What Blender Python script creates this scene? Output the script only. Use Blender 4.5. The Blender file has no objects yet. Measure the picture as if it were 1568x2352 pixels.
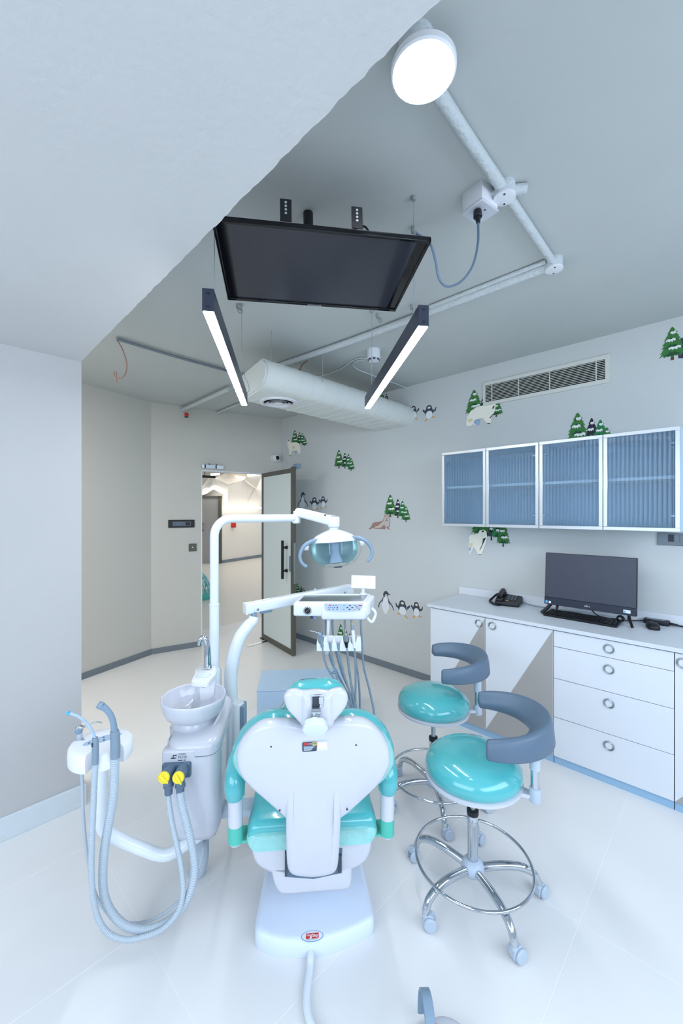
import bpy, bmesh, math, random
from mathutils import Matrix, Vector

random.seed(7)
C = bpy.context.scene.collection
PI = math.pi
FPX = 937.0; CXP = 784.0; CYP = 1177.5; EYE = 1.58
YAW = -math.atan2(972.0, 937.0)            # camera yaw: the right wall runs along +Y

# ---------------------------------------------------------------- camera
cd = bpy.data.cameras.new('camera'); cam = bpy.data.objects.new('camera', cd); C.objects.link(cam)
cam.location = (0, 0, EYE); cam.rotation_euler = (PI/2, 0, YAW)
cd.sensor_fit = 'VERTICAL'; cd.sensor_height = 36.0; cd.sensor_width = 24.0
cd.lens = FPX/2352*36.0; cd.shift_y = 1.5/2352; cd.clip_start = 0.02
bpy.context.scene.camera = cam

# ---------------------------------------------------------------- world, lights, exposure
sc = bpy.context.scene
sc.view_settings.view_transform = 'Standard'; sc.view_settings.look = 'None'
sc.view_settings.gamma = 1.0; sc.view_settings.use_curve_mapping = False
sc.view_settings.exposure = 0.48
W = bpy.data.worlds.new('world'); sc.world = W; W.use_nodes = True
W.node_tree.nodes['Background'].inputs[0].default_value = (0.70, 0.84, 1.0, 1)
W.node_tree.nodes['Background'].inputs[1].default_value = 0.55

def area(name, loc, target, sx, sy, power, col):
    l = bpy.data.lights.new(name, 'AREA'); l.shape = 'RECTANGLE'; l.size = sx; l.size_y = sy
    l.energy = power; l.color = col
    o = bpy.data.objects.new(name, l); C.objects.link(o); o.location = loc
    o.rotation_euler = (Vector(target)-Vector(loc)).to_track_quat('-Z', 'Y').to_euler()
    return o
area('window_daylight_back', (0.8, -1.70, 1.95), (0.7, 0.9, 0.0), 3.6, 1.2, 54, (0.70, 0.82, 1.0))
area('window_daylight_side', (-1.85, 0.4, 1.75), (0.9, 0.7, 0.2), 2.8, 1.4, 38, (0.70, 0.82, 1.0))
area('added_fill_light', (-.25, 3.35, 2.74), (-.25, 3.35, 0), .9, .9, 30, (1.0, .97, .93))  # unseen lamp behind the pillar, added to brighten the far walls
area('hall_panel_light', (6.0, 9.2, 2.85), (6.0, 9.2, 0), 3.5, 3.5, 30, (1.0, 0.965, 0.92))
area('hall_panel_light_far', (8.6, 11.6, 2.8), (8.6, 11.6, 0), 3.0, 3.0, 34, (1.0, 0.965, 0.92))

# ---------------------------------------------------------------- frames
V = Matrix.Rotation(YAW, 4, 'Z')                         # view-aligned floor frame (right, forward, up)
TURN = math.radians(5.1)
K = V @ Matrix.Rotation(TURN, 4, 'Z')                    # frame of the treatment chair
I4 = Matrix.Identity(4)
def at(px, py, D):                                       # point of the photograph at depth D, view frame
    return Vector(((px-CXP)*D/FPX, D, EYE-(py-CYP)*D/FPX))
def atz(px, py, z):                                      # the same, at height z
    return at(px, py, (EYE-z)*FPX/(py-CYP))
def k_of(v): return Matrix.Rotation(-TURN, 4, 'Z') @ v
def path(D0, D1, pts):
    n = len(pts)-1
    return [at(x, y, D0+(D1-D0)*i/n) for i, (x, y) in enumerate(pts)]

# ---------------------------------------------------------------- materials
def lin(c):
    return tuple((x/12.92 if x <= .04045 else ((x+.055)/1.055)**2.4) for x in c)
def mat(name, rgb, rough=.5, metal=0., var=.04, scale=18., bump=0., bscale=60., coat=0., trans=0., ior=1.45, emit=None, estr=0., alpha=1., spec=.5):
    m = bpy.data.materials.new(name); m.use_nodes = True
    nt = m.node_tree; b = nt.nodes['Principled BSDF']; c = lin([x/255. for x in rgb])
    tc = nt.nodes.new('ShaderNodeTexCoord')
    n = nt.nodes.new('ShaderNodeTexNoise'); n.inputs['Scale'].default_value = scale; n.inputs['Detail'].default_value = 5
    nt.links.new(tc.outputs['Object'], n.inputs['Vector'])
    mx = nt.nodes.new('ShaderNodeMix'); mx.data_type = 'RGBA'
    mx.inputs[6].default_value = tuple(x*(1-var) for x in c)+(1,); mx.inputs[7].default_value = tuple(min(1, x*(1+var)) for x in c)+(1,)
    nt.links.new(n.outputs['Fac'], mx.inputs[0]); nt.links.new(mx.outputs[2], b.inputs['Base Color'])
    b.inputs['Roughness'].default_value = rough; b.inputs['Metallic'].default_value = metal
    b.inputs['Specular IOR Level'].default_value = spec
    b.inputs['Coat Weight'].default_value = coat; b.inputs['Coat Roughness'].default_value = .04
    b.inputs['Transmission Weight'].default_value = trans; b.inputs['IOR'].default_value = ior
    b.inputs['Alpha'].default_value = alpha
    if emit:
        b.inputs['Emission Color'].default_value = lin([x/255. for x in emit])+(1,); b.inputs['Emission Strength'].default_value = estr
    if bump:
        n2 = nt.nodes.new('ShaderNodeTexNoise'); n2.inputs['Scale'].default_value = bscale; n2.inputs['Detail'].default_value = 6
        nt.links.new(tc.outputs['Object'], n2.inputs['Vector'])
        bp = nt.nodes.new('ShaderNodeBump'); bp.inputs['Strength'].default_value = bump; bp.inputs['Distance'].default_value = .01
        nt.links.new(n2.outputs['Fac'], bp.inputs['Height']); nt.links.new(bp.outputs['Normal'], b.inputs['Normal'])
    return m
def clear_sheet(name, tint=(1, 1, 1), refl=.12):
    m = bpy.data.materials.new(name); m.use_nodes = True; nt = m.node_tree
    nt.nodes.remove(nt.nodes['Principled BSDF']); out = nt.nodes['Material Output']
    t = nt.nodes.new('ShaderNodeBsdfTransparent'); t.inputs[0].default_value = tint+(1,)
    g = nt.nodes.new('ShaderNodeBsdfGlossy'); g.inputs['Roughness'].default_value = .03
    lw = nt.nodes.new('ShaderNodeLayerWeight'); lw.inputs['Blend'].default_value = refl
    s = nt.nodes.new('ShaderNodeMixShader')
    mm = nt.nodes.new('ShaderNodeMath'); mm.operation = 'MULTIPLY'; mm.inputs[1].default_value = .35; nt.links.new(lw.outputs['Fresnel'], mm.inputs[0])
    nt.links.new(mm.outputs[0], s.inputs[0]); nt.links.new(t.outputs[0], s.inputs[1]); nt.links.new(g.outputs[0], s.inputs[2])
    nt.links.new(s.outputs[0], out.inputs[0]); return m

M = {}
def defm(k, *a, **kw): M[k] = mat(k, *a, **kw)
defm('wall', (205, 209, 208), .85, var=.02, scale=3, bump=.05, bscale=90)
defm('wall_beige', (206, 205, 198), .85, var=.02, scale=3, bump=.06, bscale=90)
defm('pillar_paint', (188, 187, 186), .8, var=.02, scale=3, bump=.08, bscale=70)
defm('concrete', (192, 197, 195), .9, var=.06, scale=1.6, bump=.10, bscale=22)
defm('soffit', (208, 208, 207), .9, var=.03, scale=4, bump=.12, bscale=45)
defm('tile', (229, 228, 226), .34, var=.025, scale=5)
defm('grout', (240, 241, 240), .8)
defm('hall_floor', (214, 210, 202), .35, var=.02, scale=3)
defm('hall_wall', (232, 226, 216), .8, var=.02, scale=2)
defm('skirt_grey', (120, 130, 138), .45)
defm('skirt_white', (208, 216, 220), .45)
defm('white_gloss', (206, 208, 216), .18, var=.01, coat=.3)
defm('white_plastic', (232, 234, 238), .3, var=.01)
defm('white_paint_metal', (226, 232, 236), .2, var=.01, coat=.4)
defm('pale_blue_white', (220, 231, 246), .28, var=.015)
defm('teal_vinyl', (82, 180, 184), .2, var=.06, scale=6, coat=.8, bump=.05, bscale=12)
defm('film_edge', (150, 212, 208), .12, var=.12, scale=40, coat=.7, bump=.3, bscale=70)
defm('teal_plastic', (84, 190, 172), .3, var=.02)
defm('slate', (92, 112, 132), .42, var=.03)
defm('slate_light', (128, 150, 170), .42, var=.03)
defm('grey_plastic', (184, 197, 211), .4, var=.02)
defm('chrome', (200, 206, 212), .07, metal=1., var=.01)
defm('steel', (170, 180, 182), .28, metal=1., var=.05, scale=30)
defm('alu', (205, 210, 214), .35, metal=.6, var=.02)
defm('black', (22, 25, 31), .45, var=.05)
defm('black_gloss', (12, 14, 19), .08, var=.02)
defm('screen', (52, 54, 62), .14, var=.03)
defm('screen_matte', (66, 70, 84), .38, var=.03)
defm('navy_body', (38, 46, 62), .4, var=.03)
defm('hose_grey', (180, 192, 201), .45, var=.02)
defm('hose_dark', (128, 146, 160), .45, var=.02)
defm('hose_white', (226, 232, 238), .4, var=.02)
defm('yellow', (246, 222, 60), .35, var=.02)
defm('worktop', (214, 220, 226), .38, var=.015, scale=60)
defm('laminate', (220, 225, 231), .35, var=.01)
defm('grey_laminate', (166, 163, 160), .45, var=.02)
defm('blue_laminate', (150, 186, 214), .45, var=.02)
defm('cab_blue', (190, 216, 232), .5, var=.02)
defm('cab_shelf', (236, 244, 248), .4, var=.01)
defm('ribbed_glass', (206, 228, 243), .06, var=.01, trans=.9, ior=1.3)
defm('door_bronze', (96, 94, 84), .45, metal=.3, var=.03)
defm('door_glass', (214, 222, 218), .25, var=.01)
defm('box_blue', (178, 202, 224), .5, var=.03)
defm('vent_white', (214, 216, 208), .5)
defm('dark_void', (14, 15, 17), .9)
defm('duct_wrap', (222, 226, 222), .55, var=.03, scale=6, bump=.1, bscale=30)
defm('pipe_paint', (205, 212, 214), .85, var=.06, scale=30, bump=.9, bscale=60)
defm('wire', (150, 160, 158), .6)
defm('reflector', (196, 222, 222), .12, metal=.55, var=.02)
defm('red', (214, 52, 48), .4)
defm('lens_clear', (235, 245, 245), .05)
M['thin_glass'] = clear_sheet('thin_glass', (.95, .99, .99), .07)
M['clear_film'] = clear_sheet('clear_film', (.9, .96, .98), .25)
defm('lamp_emit', (255, 255, 255), .5, emit=(246, 250, 255), estr=20.)
defm('strip_emit', (255, 255, 255), .5, emit=(244, 249, 255), estr=44.)
defm('led_emit', (255, 255, 255), .5, emit=(255, 252, 246), estr=4.)
defm('tree_green', (62, 122, 62), .8, var=.2, scale=40)
defm('tree_green2', (44, 128, 76), .8, var=.2, scale=40)
defm('tree_deep', (34, 82, 52), .8, var=.15, scale=40)
defm('tree_dark', (38, 42, 54), .8, var=.1, scale=40)
defm('snow', (232, 236, 234), .8)
defm('trunk', (104, 62, 46), .8)
defm('bear', (246, 243, 228), .8, var=.05, scale=30)
defm('bear_blue', (156, 180, 208), .8, var=.1, scale=30)
defm('bear_yellow', (226, 218, 176), .8, var=.08, scale=30)
defm('penguin', (66, 74, 88), .8, var=.15, scale=40)
defm('belly', (234, 238, 242), .8)
defm('orange', (220, 168, 102), .8, var=.08)
defm('walrus', (166, 134, 122), .8, var=.2, scale=25)
defm('walrus_pale', (204, 192, 186), .8, var=.08)
defm('ink', (60, 66, 76), .8)
defm('panel_blue', (168, 190, 214), .4)
defm('sticker_blue', (74, 176, 232), .5)
defm('paper', (236, 238, 242), .6)
defm('ring_blue', (96, 148, 214), .5)
defm('gold', (196, 178, 122), .5)
defm('label_dark', (64, 76, 88), .5)

# ---------------------------------------------------------------- mesh helpers
ROOT = {}
def put(name, me, mats, parent, smooth):
    for p in me.polygons: p.use_smooth = bool(smooth) and len(p.vertices) <= 4
    if smooth: me.set_sharp_from_angle(angle=math.radians(smooth))
    for m in (mats if isinstance(mats, (list, tuple)) else [mats]): me.materials.append(M[m])
    o = bpy.data.objects.new(name, me); C.objects.link(o)
    if parent: o.parent = parent; ROOT[o.name] = ROOT[parent.name]
    return o
def obj(name, bm, mats, parent=None, F=I4, smooth=38):
    bmesh.ops.recalc_face_normals(bm, faces=bm.faces)
    if parent:
        bm.transform(ROOT[parent.name].inverted() @ F); loc = None
    else:
        bm.transform(F)
        xs = [v.co.x for v in bm.verts]; ys = [v.co.y for v in bm.verts]; zs = [v.co.z for v in bm.verts]
        loc = Vector(((min(xs)+max(xs))/2, (min(ys)+max(ys))/2, min(zs)))
        bm.transform(Matrix.Translation(-loc))
    me = bpy.data.meshes.new(name); bm.to_mesh(me); bm.free()
    o = put(name, me, mats, parent, smooth)
    if loc is not None: o.location = loc; ROOT[o.name] = Matrix.Translation(loc)
    return o
def tag(o, label=None, cat=None, group=None, kind=None):
    if label: o['label'] = label
    if cat: o['category'] = cat
    if group: o['group'] = group
    if kind: o['kind'] = kind
    return o
def thing(name, label, cat, loc, F=I4, group=None):
    o = bpy.data.objects.new(name, None); C.objects.link(o); o.empty_display_size = .1
    m = F @ Matrix.Translation(Vector(loc)); o.matrix_world = m; ROOT[o.name] = m
    return tag(o, label, cat, group)
def struct(name, bm, m, parent=None, F=I4, smooth=0):
    o = obj(name, bm, m, parent, F, smooth)
    if not parent: o['kind'] = 'structure'
    return o
def B(): return bmesh.new()
def box(bm, x0, x1, y0, y1, z0, z1, bev=0., seg=2, T=None):
    r = bmesh.ops.create_cube(bm, size=1.); vs = r['verts']
    bmesh.ops.scale(bm, vec=(x1-x0, y1-y0, z1-z0), verts=vs)
    bmesh.ops.translate(bm, vec=((x0+x1)/2, (y0+y1)/2, (z0+z1)/2), verts=vs)
    if bev:
        es = list({e for v in vs for e in v.link_edges})
        r = bmesh.ops.bevel(bm, geom=es, offset=bev, segments=seg, affect='EDGES', profile=.5)
        vs = list({v for f in r['faces'] for v in f.verts} | {v for v in vs if v.is_valid})
    if T is not None: bmesh.ops.transform(bm, matrix=T, verts=vs)
    return bm
def mbox(*a, **k): return box(B(), *a, **k)
def loft(bm, rings, cap=(True, True), closed=True, mi=0):
    L = [[bm.verts.new(p) for p in r] for r in rings]
    n = len(L[0])
    for a, b in zip(L, L[1:]):
        for i in range(n if closed else n-1):
            f = bm.faces.new((a[i], a[(i+1) % n], b[(i+1) % n], b[i])); f.material_index = mi
    if cap[0]: bm.faces.new(L[0][::-1]).material_index = mi
    if cap[1]: bm.faces.new(L[-1]).material_index = mi
    return bm
def catmull(pts, n=8, closed=False):
    P = [Vector(p) for p in pts]; out = []; k = len(P)
    for i in range(k if closed else k-1):
        p0 = P[(i-1) % k] if closed or i > 0 else P[0]*2-P[1]
        p1 = P[i]; p2 = P[(i+1) % k]
        p3 = P[(i+2) % k] if closed or i+2 < k else P[-1]*2-P[-2]
        for j in range(n):
            t = j/n
            out.append(.5*((2*p1)+(p2-p0)*t+(2*p0-5*p1+4*p2-p3)*t*t+(3*p1-p0-3*p2+p3)*t**3))
    if not closed: out.append(P[-1])
    return out
def tube(bm, pts, r, n=12, sm=8, cap=True, ribs=0., ramp=.0016, squash=None):
    P = catmull(pts, sm) if sm else [Vector(p) for p in pts]
    if ribs:                                             # resample evenly and ripple the radius
        Ls = [0.]
        for a, b in zip(P, P[1:]): Ls.append(Ls[-1]+(b-a).length)
        cnt = max(4, int(Ls[-1]/ribs)*2); Q = []; j = 0
        for i in range(cnt+1):
            s = Ls[-1]*i/cnt
            while j < len(P)-2 and Ls[j+1] < s: j += 1
            t = (s-Ls[j])/max(1e-9, Ls[j+1]-Ls[j]); Q.append(P[j].lerp(P[j+1], min(1, t)))
        P = Q
    m = len(P); R = []
    for i in range(m):
        if isinstance(r, (list, tuple)):
            s = i/(m-1)*(len(r)-1); a = int(min(s, len(r)-2)); rr = r[a]+(r[a+1]-r[a])*(s-a)
        else: rr = r
        if ribs and i % 2: rr -= ramp
        R.append(rr)
    t0 = (P[1]-P[0]).normalized(); up = Vector((0, 0, 1)) if abs(t0.z) < .9 else Vector((1, 0, 0))
    u = t0.cross(up).normalized(); rings = []
    for i in range(m):
        t = (P[min(i+1, m-1)]-P[max(i-1, 0)]).normalized()
        u = (u-t*u.dot(t)).normalized(); w = t.cross(u)
        rings.append([P[i]+(u*math.cos(2*PI*k/n)+w*math.sin(2*PI*k/n)*(squash or 1))*R[i] for k in range(n)])
    return loft(bm, rings, (cap, cap))
def cyl(bm, a, b, r, n=20, bev=0., r2=None):
    a = Vector(a); b = Vector(b); d = (b-a); L = d.length; d.normalize(); r2 = r if r2 is None else r2
    if bev: pts = [a, a+d*.0001, a+d*bev, b-d*bev, b-d*.0001, b]; rad = [r-bev, r-bev*.98, r, r2, r2-bev*.98, r2-bev]
    else: pts = [a, b]; rad = [r, r2]
    up = Vector((0, 0, 1)) if abs(d.z) < .9 else Vector((1, 0, 0)); u = d.cross(up).normalized(); w = d.cross(u)
    return loft(bm, [[p+(u*math.cos(2*PI*k/n)+w*math.sin(2*PI*k/n))*q for k in range(n)] for p, q in zip(pts, rad)])
def lathe(bm, prof, c=(0, 0, 0), n=40, T=None, cap=(True, True), sq=(1, 1)):
    c = Vector(c); rings = []
    for r, z in prof:
        ring = [Vector((r*sq[0]*math.cos(2*PI*k/n), r*sq[1]*math.sin(2*PI*k/n), z)) for k in range(n)]
        rings.append([c+(T @ p if T else p) for p in ring])
    return loft(bm, rings, cap)
def inset2(ol, d):
    n = len(ol); A = sum(ol[i][0]*ol[(i+1) % n][1]-ol[(i+1) % n][0]*ol[i][1] for i in range(n)); s = 1 if A > 0 else -1
    out = []
    for i in range(n):
        p = Vector(ol[i][:2]); a = Vector(ol[i-1][:2]); b = Vector(ol[(i+1) % n][:2])
        e1 = (p-a).normalized(); e2 = (b-p).normalized()
        n1 = Vector((-e1.y, e1.x)); n2 = Vector((-e2.y, e2.x)); nn = n1+n2
        if nn.length < 1e-6: nn = n1
        nn.normalize(); k = max(.5, nn.dot(n1))
        out.append(p+nn*(s*d/k))
    for _ in range(6 if d > 0 else 0):                       # close up corners that would fold over
        for i in range(n):
            j = (i+1) % n
            if (out[j]-out[i]).dot(Vector(ol[j][:2])-Vector(ol[i][:2])) < 0: out[i] = out[j] = (out[i]+out[j])/2
    return out
def pillow(bm, ol, prof, T=I4, cap=(True, True), mi=0):     # stack of inset outlines: prof = [(inset, height)]
    rings = [[T @ Vector((p[0], p[1], w)) for p in inset2(ol, d)] for d, w in prof]
    return loft(bm, rings, cap, mi=mi)
def rprof(w0, w1, r, n=4):                               # rounded edge profile between two heights
    a = [(r-r*math.sin(PI/2*i/n), w0+r-r*math.cos(PI/2*i/n)) for i in range(n+1)]
    return a+[(d, w0+w1-w) for d, w in a[::-1]]
def rrect(x0, x1, y0, y1, r, n=5):
    o = []
    for cx, cy, a in ((x1-r, y1-r, 0), (x0+r, y1-r, 90), (x0+r, y0+r, 180), (x1-r, y0+r, 270)):
        for i in range(n+1):
            t = math.radians(a+90*i/n); o.append((cx+r*math.cos(t), cy+r*math.sin(t)))
    return o
def roundpoly(pts, r, n=4):                              # rounds the corners of a polygon
    o = []; k = len(pts)
    for i in range(k):
        p = Vector(pts[i]); a = Vector(pts[i-1]); b = Vector(pts[(i+1) % k])
        ra = min(r, (a-p).length*.45); rb = min(r, (b-p).length*.45)
        s = p+(a-p).normalized()*ra; e = p+(b-p).normalized()*rb
        for j in range(n+1):
            t = j/n; o.append((s*(1-t)+p*t)*(1-t)+(p*(1-t)+e*t)*t)
    return o
def torus(bm, c, R, r, T=I4, n=40, m=10):
    rings = []
    for i in range(n):
        a = 2*PI*i/n; ring = []
        for j in range(m):
            b = 2*PI*j/m
            ring.append(T @ Vector(((R+r*math.cos(b))*math.cos(a), (R+r*math.cos(b))*math.sin(a), r*math.sin(b)))+Vector(c))
        rings.append(ring)
    return loft(bm, rings+[rings[0]], (False, False)) if False else _ringloft(bm, rings)
def _ringloft(bm, rings):
    L = [[bm.verts.new(p) for p in r] for r in rings]; n = len(L); m = len(L[0])
    for i in range(n):
        a = L[i]; b = L[(i+1) % n]
        for j in range(m): bm.faces.new((a[j], a[(j+1) % m], b[(j+1) % m], b[j]))
    return bm
def frame3(o, x, y):                                     # matrix from origin and two axes
    x = Vector(x).normalized(); z = x.cross(Vector(y)).normalized(); y = z.cross(x)
    return Matrix((tuple(x)+(0,), tuple(y)+(0,), tuple(z)+(0,), (0, 0, 0, 1))).transposed() @ I4 if False else \
        Matrix(((x.x, y.x, z.x, o[0]), (x.y, y.y, z.y, o[1]), (x.z, y.z, z.z, o[2]), (0, 0, 0, 1)))
def text(name, s, size, T, m, parent, F=I4, sx=1., shear=0., bold=0.):
    cu = bpy.data.curves.new(name, 'FONT'); cu.body = s; cu.size = size; cu.extrude = .0002; cu.align_x = 'CENTER'; cu.align_y = 'CENTER'
    cu.shear = shear; cu.offset = bold; cu.resolution_u = 3
    o = bpy.data.objects.new(name, cu); C.objects.link(o)
    me = bpy.data.meshes.new_from_object(o.evaluated_get(bpy.context.evaluated_depsgraph_get()))
    bpy.data.objects.remove(o); bpy.data.curves.remove(cu)
    me.transform((ROOT[parent.name].inverted() @ F if parent else F) @ T @ Matrix.Diagonal((sx, 1, 1, 1)))
    me.materials.clear()
    return put(name, me, m, parent, 0)
def disc(bm, c, r, T=I4, n=20, h=.001, sq=1.):
    return loft(bm, [[T @ Vector((c[0]+r*math.cos(2*PI*k/n), c[1]+r*sq*math.sin(2*PI*k/n), w)) for k in range(n)] for w in (c[2], c[2]+h)])
# ================================================================ the room
WX = 3.315                                               # right wall
def onwall(px, py, X=WX):
    d = V.to_3x3() @ Vector(((px-CXP)/FPX, 1, (CYP-py)/FPX)); t = X/d.x
    return Vector((X, d.y*t, EYE+d.z*t))
# floor: grout bed with single tiles 1.178 x 0.591
floor = struct('floor', mbox(-2.2, 4.3, -2.0, 4.75, -.06, -.0007), 'grout')
tb = box(B(), 0, 1.1762, 0, .5894, -.012, 0, .0004, 1); tb_me = bpy.data.meshes.new('tile'); tb.to_mesh(tb_me); tb.free(); tb_me.materials.append(M['tile'])
def doorwall_y(x): return 4.684-.25166*(x-1.802)
for i in range(-2, 3):
    for j in range(-4, 8):
        x = .59+1.178*i; y = .43+.5912*j
        if x > 3.4 or y > 4.75: continue
        o = bpy.data.objects.new('tile', tb_me); C.objects.link(o); o.parent = floor
        o.location = Vector((x+.0009, y+.0009, 0))-ROOT['floor'].translation
# walls
struct('wall_right', mbox(WX, WX+.12, -1.9, 4.45, -.05, 2.95), 'wall')
P0 = Vector((1.802, 4.684)); dv = Vector((.96976, -.24404)); nv = Vector((.24404, .96976))
DW = Matrix(((dv.x, nv.x, 0, P0.x), (dv.y, nv.y, 0, P0.y), (0, 0, 1, 0), (0, 0, 0, 1)))       # along the door wall, behind it, up
bm = B(); box(bm, -.02, .542, 0, .11, -.05, 2.95); box(bm, 1.40, 1.62, 0, .11, -.05, 2.95); box(bm, .542, 1.40, 0, .11, 2.085, 2.95)
struct('wall_back', bm, 'wall_beige', F=DW)
bm = B(); box(bm, .542, .552, -.004, .114, 0, 2.085); box(bm, 1.388, 1.4, -.004, .114, 0, 2.085); box(bm, .542, 1.4, -.004, .114, 2.075, 2.086)
struct('trim_1', bm, 'paper', F=DW)
q = Vector((1.802-1.084, 4.684-4.453)).normalized()
AW = Matrix(((q.x, -q.y, 0, 1.802), (q.y, q.x, 0, 4.684), (0, 0, 1, 0), (0, 0, 0, 1)))
struct('wall_left', mbox(-2.6, .01, 0, .11, -.05, 2.95), 'wall_beige', F=AW)
bm = B(); box(bm, -2.2, .612, 2.54, 2.80, -.05, 2.45)
struct('wall_pillar', bm, 'pillar_paint')
bm = B(); box(bm, -2.2, .632, 2.526, 2.54, 0, .114, .002, 1); box(bm, .613, .6319, 2.5405, 2.81, 0, .1138)
struct('baseboard_pillar', bm, 'skirt_white')
struct('baseboard_right', mbox(3.303, WX, 1.72, 4.30, 0, .06), 'skirt_grey')
struct('baseboard_back', mbox(0, .542, -.012, 0, 0, .06), 'skirt_grey', F=DW)
struct('baseboard_left', mbox(-2.0, 0, -.012, 0, 0, .06), 'skirt_grey', F=AW)
# back of the room, behind the viewer: two walls with large window openings
bm = B(); box(bm, -2.1, 3.4, -1.9, -1.78, -.05, .5); box(bm, -2.1, 3.4, -1.9, -1.78, 2.55, 2.95); box(bm, -2.1, -.95, -1.9, -1.78, .5, 2.55); box(bm, 2.75, 3.4, -1.9, -1.78, .5, 2.55)
struct('wall_front', bm, 'wall')
bm = B(); box(bm, -2.1, -1.95, -1.9, 2.6, -.05, .4); box(bm, -2.1, -1.95, -1.9, 2.6, 2.45, 2.95); box(bm, -2.1, -1.95, -1.9, -1.1, .4, 2.45); box(bm, -2.1, -1.95, 1.9, 2.6, .4, 2.45)
struct('wall_side', bm, 'wall')
# ceiling slab and the lower soffit beam with a slightly ragged edge
struct('ceiling', mbox(-2.2, 3.5, -1.95, 5.3, 2.81, 2.95), 'concrete')
edge = [(.565+.0155*(y+.2)+random.uniform(-.0022, .0022), y) for y in [-1.95+.016*i for i in range(297)]]
edge = [e for e in edge if e[1] < 2.80]
ol = [(-2.2, -1.95)]+edge+[(edge[-1][0], 2.8), (-2.2, 2.8)]
struct('ceiling_soffit', loft(B(), [[(x, y, w) for x, y in ol] for w in (2.393, 2.815)]), 'soffit')

# ---------------------------------------------------------------- hall seen through the doorway
struct('hall_floor', loft(B(), [[V @ Vector((x, d, w)) for x, d in ((-2.6, 4.5), (-.9, 4.95), (.8, 5.8), (.8, 19), (-9, 19), (-9, 7), (-3.2, 5.2))] for w in (-.06, -.0006)]), 'hall_floor')
struct('hall_ceiling', loft(B(), [[V @ Vector((x, d, w)) for x, d in ((-3.0, 5.2), (.8, 6.2), (.8, 19), (-9, 19), (-9, 7.2))] for w in (2.9, 3.0)]), 'hall_wall')
hw = [(-6.4, 12.35), (-4.39, 12.8), (-3.74, 12.8), (-2.78, 14.7), (-.8, 17.6)]
def wallseg(a, b, z0, z1, th=.15):
    a = Vector(a); b = Vector(b); n = Vector((-(b-a).y, (b-a).x)).normalized()*th
    return [[(p.x, p.y, w) for p in (a, b, b+n, a+n)] for w in (z0, z1)]
bm = B()
for a, b in zip(hw, hw[1:]): loft(bm, wallseg(a, b, -.05, 3.0))
struct('hall_wall', bm, 'hall_wall', F=V)
bm = B()
for a, b in zip(hw[2:], hw[3:]): loft(bm, wallseg(Vector(a)+Vector((.02, -.05)), Vector(b)+Vector((.02, -.05)), 0, .09, .04))
struct('baseboard_hall', bm, 'skirt_grey', F=V)
# folded wall panels above the light line, each a flat facet of real depth
z0 = 1.77
fac = [((444, 545), (462, 488), (480, 470), (512, 470), (512, 1166-620)),]
def facet(pts, D, th=.10):
    a = [at(x, y, d) for (x, y), d in zip(pts, D)]; b = [p+Vector((0, th, 0)) for p in a]
    return loft(B(), [a, b])
facets = [([(461, 1122), (478, 1098), (492, 1098), (492, 1121), (478, 1132), (461, 1140)], [12.6, 12.2, 12.2, 12.5, 12.6, 12.7]),
          ([(492, 1098), (523, 1115), (523, 1164), (517, 1164), (515, 1132), (492, 1121)], [12.2, 12.6, 12.8, 12.8, 12.7, 12.5]),
          ([(523, 1115), (560, 1102), (524, 1146)], [12.6, 13.2, 13.0]),
          ([(560, 1102), (567, 1108), (567, 1164), (523, 1164), (524, 1146)], [13.2, 13.4, 13.8, 13.1, 13.0]),
          ([(567, 1108), (587, 1122), (568, 1155)], [13.4, 13.7, 13.8]),
          ([(602, 1090), (587, 1122), (601, 1128), (606, 1164), (567, 1164), (568, 1155), (587, 1121)], [13.2, 13.7, 14.2, 14.6, 13.8, 13.8, 13.6]),
          ([(492, 1098), (520, 1085), (560, 1102), (523, 1114)], [12.2, 12.9, 13.2, 12.6]),
          ([(560, 1101), (569, 1091), (602, 1087), (587, 1121)], [13.2, 12.8, 13.0, 13.6])]
hp = thing('folded_wall_panels', 'cream folded triangular wall panels high in the hall beyond the doorway', 'wall panel', at(530, 1166, 13), V)
for p, D in facets: obj('panel', facet(p, D), 'hall_wall', hp, V, 0)
led = thing('light_strip', 'thin white light line along the folded panels in the hall', 'light strip', at(560, 1166, 13.3), V)
def strip(pts, D, r=.018):
    return tube(B(), [at(x, y, d) for (x, y), d in zip(pts, D)], r, 6, 0)
obj('strip', strip([(517, 1166), (606, 1167)], [12.6, 14.3], .028), 'led_emit', led, V)
obj('strip', strip([(464, 1133), (490, 1121), (515, 1134), (516, 1166)], [12.6, 12.45, 12.55, 12.65], .03), 'led_emit', led, V)
obj('strip', strip([(569, 1092), (603, 1086)], [12.7, 12.9], .06), 'led_emit', led, V)
obj('strip', strip([(484, 1090), (504, 1089)], [12.0, 12.1], .035), 'led_emit', led, V)
hd = thing('door_2', 'closed grey door with dark frame at the far side of the hall', 'door', (-4.06, 12.72, 0), V)
del hd['category']; del hd['label']; hd['kind'] = 'structure'
obj('leaf', mbox(-4.34, -3.82, 12.70, 12.76, 0, 2.06), 'grey_laminate', hd, V)
bm = B(); box(bm, -3.82, -3.74, 12.66, 12.78, 0, 2.1); box(bm, -4.36, -3.74, 12.66, 12.78, 2.04, 2.1); obj('frame', bm, 'door_bronze', hd, V)
bm = B(); tube(bm, [(-4.31, 12.6, 1.0), (-4.31, 12.6, 1.25)], .018, 8, 0); cyl(bm, (-4.31, 12.6, 1.02), (-4.31, 12.7, 1.02), .014, 8); cyl(bm, (-4.31, 12.6, 1.23), (-4.31, 12.7, 1.23), .014, 8)
obj('handle', bm, 'black', hd, V)
rp = at(537, 1206, 13.2)
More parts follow.
